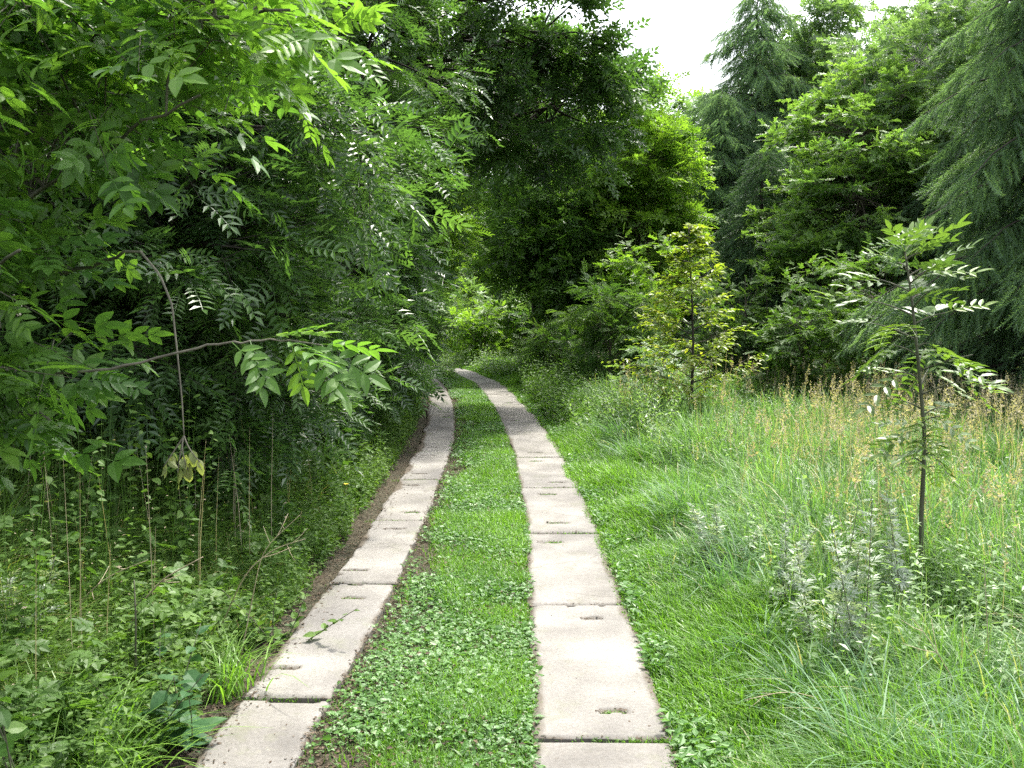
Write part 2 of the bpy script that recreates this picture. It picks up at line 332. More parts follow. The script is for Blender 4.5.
def broadleaf(name, seed, ells, trunk, leafmat_, bark, tpl, S, tw=11, q=6, L=.5, limbs=8, flat=.45, tr=.14, loc=(0, 0, 0), wr=.004,
              droop=.15, shell=.35, updev=.48, clump_spread=.15, tonesp=.2, extra=None, rise=.55, ctw=.2):
    """ells: (cx,cy,cz,rx,ry,rz,n) relative to base. trunk: list of points relative to base"""
    r = np.random.default_rng(seed); wood = Acc(); crown = Acc()
    tp = np.array(trunk, float); ts = np.linspace(0, 1, len(tp)); tt = np.linspace(0, 1, 22)
    tpts = np.stack([np.interp(tt, ts, tp[:, k]) for k in range(3)], 1)
    for _ in range(2): tpts[1:-1] = (tpts[:-2] + 2 * tpts[1:-1] + tpts[2:]) / 4
    tpts[1:-1, :2] += r.normal(0, tr * .12, (20, 2))
    rad = tr * (1 - .85 * tt) * (1 + .5 * np.exp(-tt * 25))
    wood.tube(tpts, rad, 9)
    cl = []
    for (cx, cyy, cz, rx, ry, rz, n) in ells:
        d = nrm(r.normal(size=(n, 3))); rr = (shell + (1 - shell) * r.random(n)) ** .7
        cl.append(np.array([cx, cyy, cz]) + d * rr[:, None] * np.array([rx, ry, rz]))
    cl = np.concatenate(cl); cl = cl[cl[:, 2] > .25]
    K = min(limbs, len(cl)); cen = cl[r.choice(len(cl), K, False)]
    for _ in range(5):
        a = np.argmin(((cl[:, None] - cen[None]) ** 2).sum(2), 1)
        for k in range(K):
            if (a == k).any(): cen[k] = cl[a == k].mean(0)
    cdir = np.zeros_like(cl)
    for k in range(K):
        mem = np.where(a == k)[0]
        if len(mem) == 0: continue
        c = cen[k]; hd = np.linalg.norm(c[:2] - np.interp(c[2], tpts[:, 2], tpts[:, 0]) * 0)
        z0 = np.clip(c[2] - rise * hd - .3, .12 * tp[-1, 2], tp[-1, 2] * .93); j = np.argmin(abs(tpts[:, 2] - z0)); s = tpts[j]
        mid = s * .45 + c * .55 + np.array([0, 0, .12 * hd]) + r.normal(0, .08 * hd + .02, 3)
        lb = bez(s, mid, c, 12); lb[1:-1] += r.normal(0, .02 * hd, (10, 3))
        r0 = min(rad[j] * .62, .012 + .011 * hd + .0016 * len(mem)); wood.tube(lb, np.linspace(r0, r0 * .4, 12), 6)
        for m in mem:
            p = cl[m]; jj = r.integers(5, 12) if np.linalg.norm(p - c) > .3 else 11; q0 = lb[jj]
            md = (q0 + p) / 2 + r.normal(0, .08, 3) + np.array([0, 0, .08]); sb = bez(q0, md, p, 6)
            wood.tube(sb, np.linspace(max(r0 * .35, wr * 1.6), wr, 6), 4); cdir[m] = p - q0
    n = len(cl); ct = np.clip(r.normal(.45, ctw, n), .05, .9)
    C = np.repeat(cl, tw, 0) + r.normal(0, clump_spread * .5, (n * tw, 3)) * np.array([1, 1, flat])
    base = nrm(cdir) * .55; D = np.repeat(base, tw, 0) + r.normal(0, 1, (n * tw, 3)) * np.array([.8, .8, flat])
    twigs_leaves(r, wood, crown, C, D, L * r.uniform(.6, 1.25, n * tw), q, tpl, S, np.repeat(ct, tw), droop, updev, wr, tonesp=tonesp)
    root = empty(name, loc)
    if extra: extra(r, wood, crown)
    wood.obj('trunk', bark, root, True); crown.obj('crown', leafmat_, root)
    return root

def conifer(name, seed, Ht, Rb, mat, bark, loc, tr=.12, nb=70, z0=.06, droop=.35, hang=.75, S=.4, dens=14, tpl=None, power=.75, tipup=0.0, jag=.25):
    r = np.random.default_rng(seed); wood = Acc(); crown = Acc(); tpl = tpl or NEEDLE
    tt = np.linspace(0, 1, 16); tp = np.stack([r.normal(0, .03, 16) * tt * 2, r.normal(0, .03, 16) * tt * 2, tt * Ht], 1)
    wood.tube(tp, tr * (1 - .93 * tt), 8)
    O = []; X = []; T = []; Sx = []
    for i in range(nb):
        u = z0 + (1 - z0) * ((i + r.random()) / nb) ** .95; z = u * Ht; a = i * 2.4 + r.normal(0, .3)
        Lb = Rb * ((1 - u) ** power + .04) * r.uniform(1 - jag, 1 + jag); o = np.array([math.cos(a), math.sin(a), 0])
        n = 9; t = np.linspace(0, 1, n)[:, None]
        pts = np.array([0, 0, z]) + o * Lb * t + np.array([0, 0, 1.]) * Lb * (.22 * t - droop * t ** 2 * 1.0 + tipup * t ** 4) + r.normal(0, .015, (n, 3)) * t
        wood.tube(pts, np.linspace(.016, .003, n) * (Lb / 2 + .4), 4)
        k = int(dens * Lb) + 4; ti = r.uniform(.08, 1, k) ** .8
        p = np.stack([np.interp(ti, t[:, 0], pts[:, c]) for c in range(3)], 1)
        sd = np.array([-o[1], o[0], 0]); sg = r.choice([-1, 1], k)[:, None]
        x = o * r.uniform(.2, .9, (k, 1)) + sd * sg * r.uniform(.2, .9, (k, 1)) + np.array([0, 0, -1]) * hang * r.uniform(.5, 1.5, (k, 1))
        # second order: some sprays start off to the side
        off = sd * sg * (r.random((k, 1)) ** 1.5) * .28 * Lb * (1 - ti[:, None] * .7); off[:, 2] -= np.abs(off).sum(1) * .3
        O.append(p + off); X.append(x); T.append(np.full(k, np.clip(r.normal(.45, .15), 0, 1))); Sx.append(S * r.uniform(.6, 1.3, k) * (1.1 - .35 * u))
    O = np.concatenate(O); X = np.concatenate(X); T = np.concatenate(T); Sx = np.concatenate(Sx)
    Z = r.normal(0, 1, O.shape)
    crown.tile(tpl, O, X, Z, Sx[:, None], np.clip(T + r.normal(0, .25, len(T)), 0, .98))
    root = empty(name, loc)
    wood.obj('trunk', bark, root, True); crown.obj('crown', mat, root)
    return root

# ------------------------------------------------------------------ path curves
rc = [(606, 768), (595, 700), (578, 608), (563, 531), (547, 485), (538, 456), (519, 421), (510, 407), (490, 385), (459, 371)]
le = [(292, 768), (332, 700), (388, 608), (421, 531), (438, 485), (450, 456), (455, 425), (453, 402), (443, 385)]
Rc = np.array([G(*p) for p in rc]); Le = np.array([G(*p) for p in le])
Rc = np.vstack([[(.25, -8), (.33, 0)], Rc, [(-2.9, 28.6), (-5.6, 31), (-10, 33), (-18, 34.5)]])
Le = np.vstack([[(-1.1, -8), (-.98, 0)], Le, [(-1.85, 23.8), (-2.7, 25.8), (-4.3, 27.8), (-6.8, 29.5), (-10.5, 31), (-18, 32.4)]])
def smoothc(A, n=700, it=110):
    s = np.concatenate([[0], np.cumsum(np.linalg.norm(np.diff(A, axis=0), axis=1))]); t = np.linspace(0, s[-1], n)
    B = np.stack([np.interp(t, s, A[:, k]) for k in range(2)], 1)
    for _ in range(it): B[1:-1] = (B[:-2] + 2 * B[1:-1] + B[2:]) / 4
    s = np.concatenate([[0], np.cumsum(np.linalg.norm(np.diff(B, axis=0), axis=1))]); return s, B
sR, cR = smoothc(Rc); sL, cL0 = smoothc(Le)
WS = .585; WL = .42
tg = nrm(np.gradient(cL0, axis=0)); cL = cL0 + np.stack([-tg[:, 1], tg[:, 0]], 1) * WL / 2
def xR(y): return np.interp(y, cR[:, 1], cR[:, 0])       # centre x of the strips at depth y (monotone up to the bend)
def xL(y): return np.interp(y, cL[:, 1], cL[:, 0])
def dist_to(cv, x, y):
    c = cv[::3]; out = np.empty(len(x)); sgn = np.empty(len(x)); t = nrm(np.gradient(c, axis=0))
    for i in range(0, len(x), 20000):
        dx = x[i:i + 20000, None] - c[None, :, 0]; dy = y[i:i + 20000, None] - c[None, :, 1]; d = dx * dx + dy * dy; j = d.argmin(1); k = np.arange(len(j))
        out[i:i + 20000] = np.sqrt(d[k, j]); sgn[i:i + 20000] = np.sign(t[j, 1] * dx[k, j] - t[j, 0] * dy[k, j])   # + = right of the strip
    return out * sgn

# ------------------------------------------------------------------ ground
def gz(x, y):
    x = np.asarray(x, float); y = np.asarray(y, float)
    off = np.clip((np.abs(x - xR(np.clip(y, 0, 26)) + .7) - 1.6) / 3, 0, 1)
    return off * (.14 * (vn(x, y, 3, 3) - .35) + .05 * vn(x, y, .8, 4)) - .012
def build_ground():
    a = Acc()
    xs = np.concatenate([[-900, -300, -120, -60, -40], np.arange(-30, 30.1, .25), [40, 60, 120, 300, 900]])
    ys = np.concatenate([[-900, -300, -100, -40, -20], np.arange(-10, 45.1, .25), [60, 90, 150, 400, 1500]])
    X, Y = np.meshgrid(xs, ys); inner = (abs(X) < 31) & (Y > -11) & (Y < 46)
    Z = np.where(inner, gz(X, Y), -.012); nx = len(xs)
    V = np.stack([X.ravel(), Y.ravel(), Z.ravel()], 1); i, j = np.meshgrid(np.arange(len(ys) - 1), np.arange(nx - 1), indexing='ij'); b = (i * nx + j).ravel()
    a.raw(V, np.stack([b, b + 1, b + nx + 1, b + nx], 1).ravel(), np.full(len(b), 4), np.full(len(V), .5))
    tag(a.obj('ground', M['ground'], None, True), 'dark woodland soil under the grass, herbs and trees', None, None, 'structure')
build_ground()

SLOTS = []; JOINTS = []
def build_path(s, c, s0, seed, litter_left):
    WS = WL if litter_left else .585
    r = np.random.default_rng(seed); a = Acc(); L = 1.9; pos = s0
    while pos + L < s[-1] - .5:
        near = np.interp(pos, s, c[:, 1]) < 13; nu, nvv = (34, 110) if near else (16, 50)
        u = np.linspace(-1, 1, nu); v = np.linspace(0, 1, nvv)
        p0 = np.array([np.interp(pos + .012, s, c[:, k]) for k in (0, 1)]); p1 = np.array([np.interp(pos + L - .012, s, c[:, k]) for k in (0, 1)])
        pm = np.array([np.interp(pos + L / 2, s, c[:, k]) for k in (0, 1)])
        ax = nrm(p1 - p0); nr = np.array([ax[1], -ax[0]]); off = r.normal(0, .008); rot = r.normal(0, .004)
        U, Vv = np.meshgrid(u, v)
        e = np.abs(U); ux = U * WS / 2; jag = .022 * (vn(Vv * L, U * 0 + seed * 3 + pos, .12, seed) - .5) + .02 * (vn(Vv * L, U * 0 + pos, .4, seed + 1) - .5)
        ux = ux + np.sign(U) * np.clip(e - .9, 0, 1) * 10 * jag
        vy = Vv * (L - .024); vy = vy + np.clip(1 - Vv * 40, 0, 1) * .012 * vn(ux, ux * 0 + pos, .07, 5) - np.clip(1 - (1 - Vv) * 40, 0, 1) * .012 * vn(ux, ux * 0 + pos, .06, 6)
        bend = np.dot((pm - (p0 + p1) / 2), nr) * (1 - (2 * Vv - 1) ** 2)
        W2 = ux + off + bend + rot * (vy - L / 2)
        x = p0[0] + ax[0] * vy + nr[0] * W2; y = p0[1] + ax[1] * vy + nr[1] * W2
        edge = np.minimum(WS / 2 * (1 - e), np.minimum(Vv, 1 - Vv) * L)
        z = .028 + r.normal(0, .003) + (Vv - .5) * r.normal(0, .006) + .003 * (vn(x, y, .25, 9) - .5) - .012 * np.clip(1 - edge / .015, 0, 1) ** 2
        chip = np.clip(1 - edge / .05, 0, 1) * (vn(x, y, .09, seed + 7) > .72); z = z - .014 * chip
        dirt = np.clip(1 - edge / .018, 0, 1) * vn(x, y, .15, 8) * 1.1 + .9 * chip * .6
        slab_wear = r.uniform(0, .14)
        for vs in (.17 + r.normal(0, .012), .83 + r.normal(0, .012)):
            if r.random() < .22: continue
            us = r.uniform(-.14, .15); du = np.abs(ux - us) / r.uniform(.05, .095); dv = np.abs(vy - vs * L + .006 * np.sin(ux * 60)) / .022
            m = np.clip(1.6 - np.maximum(du, dv) * 1.3, 0, 1); z = z - .03 * np.clip(m * 1.6, 0, 1); dirt = np.maximum(dirt, np.clip(m * 2.2, 0, 1))
            cp = p0 + ax * vs * L + nr * (us + off); SLOTS.append((cp[0], cp[1], nr[0], nr[1]))
        if litter_left:
            cover = -.86 + .30 * (vn(x, y, .55, 21) - .4) * 2 + .12 * (vn(x, y, .12, 22) - .5)
            dirt = np.maximum(dirt, np.clip((cover - U) * 7, 0, 1) * .95)
        else:
            cover = -1.02 + .22 * vn(x, y, .4, 31) + .08 * vn(x, y, .08, 35); dirt = np.maximum(dirt, np.clip((cover - U) * 12, 0, 1) * .8)
            dirt = np.maximum(dirt, np.clip((U - (1.02 - .24 * vn(x, y, .35, 32) - .08 * vn(x, y, .08, 36))) * 12, 0, 1) * .8)
        dirt = np.maximum(dirt, .12 * vn(x, y, .7, 33) + slab_wear)
        V = np.stack([x.ravel(), y.ravel(), z.ravel()], 1)
        i, j = np.meshgrid(np.arange(nvv - 1), np.arange(nu - 1), indexing='ij'); b = (i * nu + j).ravel()
        a.raw(V, np.stack([b, b + 1, b + nu + 1, b + nu], 1).ravel(), np.full(len(b), 4), np.clip(dirt, 0, 1).ravel())
        # sides
        ring = np.concatenate([np.arange(nu), np.arange(1, nvv) * nu + nu - 1, (nvv - 1) * nu + np.arange(nu - 2, -1, -1), np.arange(nvv - 2, 0, -1) * nu])
        Tv = V[ring]; Bv = Tv - np.array([0, 0, .07]); nn = len(ring); k = np.arange(nn); kn = (k + 1) % nn
        a.raw(np.vstack([Tv, Bv]), np.stack([kn, k, k + nn, kn + nn], 1).ravel(), np.full(nn, 4), np.full(2 * nn, .45))
        JOINTS.append((*p0, nr[0], nr[1]))
        pos += L
    return a.obj('path', M['concrete'], None, True)
def s_at(s, c, y): return np.interp(y, c[:, 1], s)
jy = G(578, 609)[1]; s0 = s_at(sR, cR, jy); s0 -= 1.9 * int((s0 - .3) / 1.9)
tag(build_path(sR, cR, s0, 3, False), 'wider pale concrete slab wheel track on the meadow side', None, None, 'structure')
jy = G(300, 704)[1]; s0 = s_at(sL, cL, jy); s0 -= 1.9 * int((s0 - .3) / 1.9)
tag(build_path(sL, cL, s0, 4, True), 'narrow concrete slab wheel track half covered by soil along the trees', None, None, 'structure')

# ------------------------------------------------------------------ grass and herbs
def blades(acc, r, x, y, h, wd, lean, tone, zoff=0.0, az=None, levels=(0, .35, .7, 1.0), windx=0):
    n = len(x); z = gz(x, y) + zoff; az = r.uniform(0, 2 * pi, n) if az is None else az
    d = np.stack([np.cos(az), np.sin(az), np.zeros(n)], 1); fa = az + pi / 2 + r.normal(0, .5, n); s = np.stack([np.cos(fa), np.sin(fa), np.zeros(n)], 1)
    V = []
    for t in levels:
        hz = h * (t - .35 * lean * t ** 3); hx = h * lean * (.25 * t + .6 * t ** 2.2)
        c = np.stack([x, y, z], 1) + d * hx[:, None]; c[:, 2] += hz
        ww = (wd * (1 - t ** 1.7) * .5 + .0006)[:, None]
        V += [c - s * ww, c + s * ww]
    V = np.stack(V, 1); k = 2 * len(levels); lp = np.concatenate([[2 * i, 2 * i + 1, 2 * i + 3, 2 * i + 2] for i in range(len(levels) - 1)])
    acc.raw(V.reshape(-1, 3), (lp[None] + (np.arange(n) * k)[:, None]).ravel(), np.full(n * (len(levels) - 1), 4), np.repeat(tone, k))
def scatter(r, n, x0, x1, y0, y1, p=1.6):
    """more points close to the camera"""
    u = r.random(n); y = y0 + (y1 - y0) * u ** p; return r.uniform(x0, x1, n), y

r = np.random.default_rng(11)
# ---- median strip
def median():
    a = Acc(); cv = Acc(); lit = Acc()
    n = 330000; u = r.random(n); y = 3.0 + 27 * u ** 1.9; xa = xL(y) + WL / 2; xb = xR(y) - WS / 2
    x = xa + (xb - xa) * r.uniform(-.075, 1.075, n)
    y = np.where(y > 24, y, y)
    f = (x - xa) / (xb - xa)
    dens = np.clip((f - .14 - .55 * (vn(x, y, .6, 40) - .35)) * 4, .03, 1) * np.clip(vn(x, y, .35, 41) * 1.5 + .1, .2, 1)
    k = r.random(n) < dens * np.where(y < 10, 1, .8)
    x, y, f = x[k], y[k], f[k]; n = len(x)
    pn = vn(x, y, .45, 42)
    edge = np.clip(np.minimum(f + .1, 1.15 - f) * 5, .35, 1)
    h = r.uniform(.03, .085, n) * (.6 + .9 * pn) * edge
    blades(a, r, x, y, h, r.uniform(.0025, .0055, n) * (1 + y / 14), r.uniform(.2, 1.1, n), np.clip(.35 + .5 * (pn - .4) + r.normal(0, .2, n) , 0, .95), .0, levels=(0, .5, 1.0))
    tag(a.obj('grass', M['verge']), 'short mown bright green grass on the strip between the wheel tracks', 'grass', None, 'stuff')
    n = 105000; y = 3.0 + 24 * r.random(n) ** 2.0; xa = xL(y) + WL / 2; xb = xR(y) - WS / 2; f = r.uniform(-.03, 1.03, n); x = xa + (xb - xa) * f
    k = r.random(n) < np.clip((vn(x, y, .5, 43) - .35) * 3.2 + .25 * (f < .5), .06, 1) * np.clip((f + .02) * 5 - .8 * (vn(x, y, .5, 47) > .55) * (f < .45), .04, 1)
    x, y = x[k], y[k]; n = len(x); z = gz(x, y) + r.uniform(.012, .055, n)
    a2 = r.uniform(0, 2 * pi, n); X = np.stack([np.cos(a2), np.sin(a2), r.normal(0, .2, n)], 1); Z = np.array([0, 0, 1.]) + r.normal(0, .4, (n, 3))
    tn = np.clip(r.normal(.42, .24, n), 0, .96); tn[r.random(n) < .02] = 1
    big = r.random(n) < .10
    cv.tile(CLOVER, np.stack([x, y, z], 1)[~big], X[~big], Z[~big], ((.007 + .022 * r.random(n) ** 1.8) * (1 + y / 15))[~big, None], tn[~big])
    cv.tile(BROAD, np.stack([x, y, z], 1)[big], X[big] + np.array([0, 0, .3]), Z[big], (r.uniform(.018, .05, n))[big, None], tn[big])
    tag(cv.obj('clover', M['clover']), 'clover and plantain leaves spread through the middle strip', 'clover', None, 'stuff')
median()

# ---- leaf litter and soil scraps
def litter():
    a = Acc(); n = 26000; y = 3.2 + 22 * r.random(n) ** 1.7; side = r.random(n) * .93
    x = np.where(side < .5, xL(y) - WL / 2 * .6 + r.normal(-.2, .1, n), np.where(side < .8, xL(y) + WL / 2 + np.abs(r.normal(0, .16, n)) - .01, xR(y) + r.choice([-1, 1], n) * (WS / 2 + np.abs(r.normal(.0, .05, n)) - .015)))
    on = (np.abs(x - xL(y)) < WL / 2) | (np.abs(x - xR(y)) < WS / 2)
    z = np.where(on, .034, gz(x, y) + .008)
    sz = r.uniform(.006, .028, n)
    a2 = r.uniform(0, 2 * pi, n)
    a.tile(SMALL, np.stack([x, y, z], 1), np.stack([np.cos(a2), np.sin(a2), r.normal(0, .15, n)], 1), np.array([0, 0, 1.]) + r.normal(0, .3, (n, 3)), sz[:, None], r.random(n) * .9)
    # joint and slot debris
    for (px, py, nx, ny) in JOINTS + SLOTS:
        if 2 < py < 25:
            m = 26; t = r.uniform(-.27, .27, m) if (px, py, nx, ny) in JOINTS else r.uniform(-.09, .09, m); xx = px + nx * t + r.normal(0, .012, m); yy = py + ny * t + r.normal(0, .012, m)
            a2 = r.uniform(0, 2 * pi, m)
            a.tile(SMALL, np.stack([xx, yy, np.full(m, .03)], 1), np.stack([np.cos(a2), np.sin(a2), r.normal(0, .2, m)], 1), np.array([0, 0, 1.]) + r.normal(0, .3, (m, 3)), r.uniform(.01, .025, m)[:, None], r.random(m) * .6)
    n = 9000; y = 3.2 + 20 * r.random(n) ** 1.6; f = r.random(n) ** 1.5; x = xL(y) + WL / 2 + (xR(y) - WS / 2 - xL(y) - WL / 2) * f; a2 = r.uniform(0, 2 * pi, n)
    a.tile(SMALL, np.stack([x, y, gz(x, y) + r.uniform(.015, .05, n)], 1), np.stack([np.cos(a2), np.sin(a2), r.normal(0, .3, n)], 1), np.array([0, 0, 1.]) + r.normal(0, .5, (n, 3)), r.uniform(.01, .035, n)[:, None], r.random(n) * .95)
    # sparse bits on the slabs
    n = 260; y = 3.2 + 20 * r.random(n) ** 1.5; x = np.where(r.random(n) < .5, xL(y), xR(y)) + r.uniform(-.27, .27, n)
    a2 = r.uniform(0, 2 * pi, n)
    a.tile(SMALL, np.stack([x, y, np.full(n, .033)], 1), np.stack([np.cos(a2), np.sin(a2), r.normal(0, .1, n)], 1), np.array([0, 0, 1.]) + r.normal(0, .2, (n, 3)), r.uniform(.006, .022, n)[:, None], r.random(n) * .9)
    tag(a.obj('leaf_litter', M['litter']), 'brown leaf litter and crumbs along the slab edges', 'leaf litter', None, 'stuff')
    g = Acc()
    for i, (px, py, nx, ny) in enumerate(JOINTS + SLOTS):
        if 2 < py < 22 and r.random() < (.8 if i < len(JOINTS) else .6):
            m = int(r.uniform(60, 170)); w_ = .27 if i < len(JOINTS) else .08; c0 = r.uniform(-w_, w_) * .6; t = np.clip(r.normal(c0, w_ * .45, m), -w_, w_)
            xx = px + nx * t + r.normal(0, .008, m); yy = py + ny * t + r.normal(0, .008, m)
            blades(g, r, xx, yy, r.uniform(.012, .035, m), r.uniform(.003, .006, m), r.uniform(.5, 1.2, m), np.clip(r.normal(.3, .2, m), 0, .9), .02, levels=(0, .5, 1.))
    tag(g.obj('grass', M['verge']), 'small grass tufts growing in the joints and slots of the slabs', 'grass', None, 'stuff')
litter()

# ---- right verge and meadow
def right_side():
    a = Acc(); n = 260000; y = 2.6 + 24 * r.random(n) ** 1.9; o = np.abs(r.random(n) ** 1.2) * 1.5; x = xR(y) + WS / 2 - .075 + .05 * vn(y, y * 0, .3, 71) + o
    pn = vn(x, y, .5, 50); k = r.random(n) < np.clip(1.15 - o * .55, .2, 1) * np.clip(.25 + pn * 1.3, 0, 1); x, y, o, pn = x[k], y[k], o[k], pn[k]; n = len(x)
    h = (.05 + .16 * np.clip(o / .6, 0, 1.3)) * r.uniform(.6, 1.35, n) * (.6 + .8 * pn)
    az = np.where(r.random(n) < .5, r.normal(pi, .9, n), r.uniform(0, 2 * pi, n))
    blades(a, r, x, y, h, r.uniform(.005, .012, n) * (1 + y / 22), r.uniform(.15, 1.0, n), np.clip(.42 + .5 * (pn - .45) + r.normal(0, .2, n), 0, .95), az=az)
    tag(a.obj('grass', M['verge']), 'lush bright green verge grass along the meadow side wheel track', 'grass', None, 'stuff')
    cv = Acc(); n = 26000; y = 2.8 + 20 * r.random(n) ** 1.9; o = r.random(n) ** 1.3 * .9; x = xR(y) + WS / 2 + o; z = gz(x, y) + r.uniform(.02, .10, n)
    a2 = r.uniform(0, 2 * pi, n); k = r.random(n) < np.clip((vn(x, y, .4, 51) - .35) * 4, .05, 1); tn = np.clip(r.normal(.45, .25, n), 0, .97)
    X = np.stack([np.cos(a2), np.sin(a2), r.normal(.2, .3, n)], 1); Z = np.array([0, 0, 1.]) + r.normal(0, .45, (n, 3))
    cv.tile(SMALL, np.stack([x, y, z], 1)[k], X[k], Z[k], r.uniform(.025, .06, n)[k, None], tn[k])
    tag(cv.obj('clover', M['clover']), 'small broad leaved herbs in the verge beside the meadow', 'herbs', None, 'stuff')
    # meadow
    a = Acc(); n = 190000; y = 2.6 + 15.5 * r.random(n) ** 1.25; x = xR(np.clip(y, 0, 20)) + .5 + (r.random(n)) * (1.86 + y * .62)
    pn = .6 * vn(x, y, 1.1, 52) + .4 * vn(x, y, .35, 57); k = r.random(n) < np.clip(2.2 * pn - .3, .08, 1); x, y, pn = x[k], y[k], pn[k]; n = len(x)
    o = x - xR(np.clip(y, 0, 20)) - .5; h = (.16 + .54 * np.clip(o / 1.1, 0, 1)) * r.uniform(.45, 1.25, n) * (.65 + .6 * pn)
    h *= np.where(y > 8, 1.0, .95)
    az = np.where(r.random(n) < .35, r.normal(pi * .95, .9, n), r.uniform(0, 2 * pi, n)) + 2.5 * (vn(x, y, .5, 58) - .5)
    tn = np.clip(.45 + .6 * (vn(x, y, .6, 53) - .5) + r.normal(0, .3, n), 0, .96); tn[r.random(n) < .06] = 1; h = h * .88 * np.clip(.1 + np.hypot((x - 2.35) / .5, (y - 5.3) / 1.0) * .75, .2, 1)
    blades(a, r, x, y, h, r.uniform(.006, .014, n) * (1 + y / 25), r.uniform(.2, 1.35, n) ** 1.2, tn, az=az, levels=(0, .3, .55, .8, 1.0))
    tag(a.obj('meadow_grass', M['meadow']), 'long arching blue green meadow grass in the clearing', 'grass', None, 'stuff')
    n = 1500; y = 4 + 12 * r.random(n); x = xR(np.clip(y, 0, 20)) + .9 + r.random(n) * (1.5 + y * .6); k = vn(x, y, .9, 59) > .45
    herb_field('meadow_herbs', 'small leaved weeds growing up through the meadow grass', n, (x[k], y[k]), (.35, .8), M['paleshrub'], 70, leaf=SMALL, ls=(.03, .07), per=18)
    # tussocks of long arching blades
    tk = Acc(); m = 420; ty = 3.2 + 11 * r.random(m) ** 1.25; tx = xR(np.clip(ty, 0, 20)) + .85 + r.random(m) * (1.4 + ty * .6); q_ = 60
    x = np.repeat(tx, q_) + r.normal(0, .05, m * q_); y = np.repeat(ty, q_) + r.normal(0, .05, m * q_); n = len(x)
    hh = np.repeat(r.uniform(.32, .62, m) * np.clip(.1 + np.hypot((tx - 2.35) / .5, (ty - 5.3) / 1.0) * .75, .2, 1), q_) * r.uniform(.6, 1.15, n)
    blades(tk, r, x, y, hh, r.uniform(.007, .013, n) * (1 + y / 25), r.uniform(.35, 1.4, n), np.clip(np.repeat(r.normal(.5, .18, m), q_) + r.normal(0, .18, n), 0, .96), levels=(0, .2, .4, .6, .8, 1.0))
    tag(tk.obj('meadow_tussocks', M['tussock']), 'blue green tussocks of long arching blades through the meadow', 'grass', None, 'stuff')
    # seed heads
    s = Acc(); n = 5200; y = 4.2 + 12.5 * r.random(n) ** .85; x = xR(np.clip(y, 0, 20)) + 1.3 + r.random(n) * (1.2 + y * .6); k = r.random(n) < np.clip((vn(x, y, 1.6, 55) - .3) * 2.5, 0, 1) * np.clip((y - 4) / 7, .05, 1)
    x, y = x[k], y[k]; n = len(x); h = r.uniform(.55, 1.05, n); az = r.uniform(0, 2 * pi, n); ln = r.uniform(.05, .35, n)
    blades(s, r, x, y, h, np.full(n, .0028) * (1 + y / 12), ln, np.clip(r.normal(.5, .2, n), 0, 1), az=az, levels=(0, .35, .7, 1.0))
    tip = np.stack([x + np.cos(az) * h * ln * .85, y + np.sin(az) * h * ln * .85, gz(x, y) + h * (1 - .35 * ln)], 1)
    m = 16; O = np.repeat(tip, m, 0); t = np.tile(np.linspace(0, 1, m), n)
    O[:, 2] -= t * .14; O += r.normal(0, .006, O.shape)
    D = r.normal(0, 1, O.shape) * np.array([1, 1, .3]) + np.array([0, 0, .9])
    s.tile(SMALL, O, D, r.normal(0, 1, O.shape), (.018 + .028 * np.repeat(r.random(n), m) * t)[:, None], np.clip(np.repeat(r.normal(.5, .2, n), m) + r.normal(0, .1, n * m), 0, 1))
    tag(s.obj('seed_heads', M['seed']), 'tan and reddish grass seed heads standing above the meadow', 'grass', None, 'stuff')

# ---- left undergrowth
def herb_field(name, label, n, pts, hr, mat, seed, leaf=BROAD, ls=(.03, .07), per=9, cat='undergrowth', hs=None):
    r = np.random.default_rng(seed); x, y = pts; n = len(x); h = r.uniform(*hr, n) * (.6 + .8 * vn(x, y, .8, seed)) * (1 if hs is None else hs)
    a = Acc(); z = gz(x, y); ln = r.normal(0, .16, (n, 2)); blades(a, r, x, y, h, np.full(n, .005), np.full(n, .1), np.full(n, .1), levels=(0, .5, 1.))
    O = []; X = []; Z = []; S = []; T = []
    bt = np.clip(r.normal(.42, .16, n), 0, .9); ph = r.uniform(0, 2 * pi, n)
    for i in range(per):
        t = .25 + .75 * (i + r.random(n) * .6) / per; aa = ph + i * pi * .5 + (i % 2) * pi + r.normal(0, .3, n)
        O.append(np.stack([x + ln[:, 0] * h * t, y + ln[:, 1] * h * t, z + h * t], 1))
        X.append(np.stack([np.cos(aa), np.sin(aa), r.normal(.05, .3, n)], 1)); Z.append(np.array([0, 0, 1.]) + r.normal(0, .35, (n, 3)))
        S.append(r.uniform(*ls, n) * (1.3 - .7 * t)); T.append(np.clip(bt + r.normal(0, .15, n), 0, .97))
    a.tile(leaf, np.concatenate(O), np.concatenate(X), np.concatenate(Z), np.concatenate(S)[:, None], np.concatenate(T))
    return tag(a.obj(name, mat), label, cat, None, 'stuff')
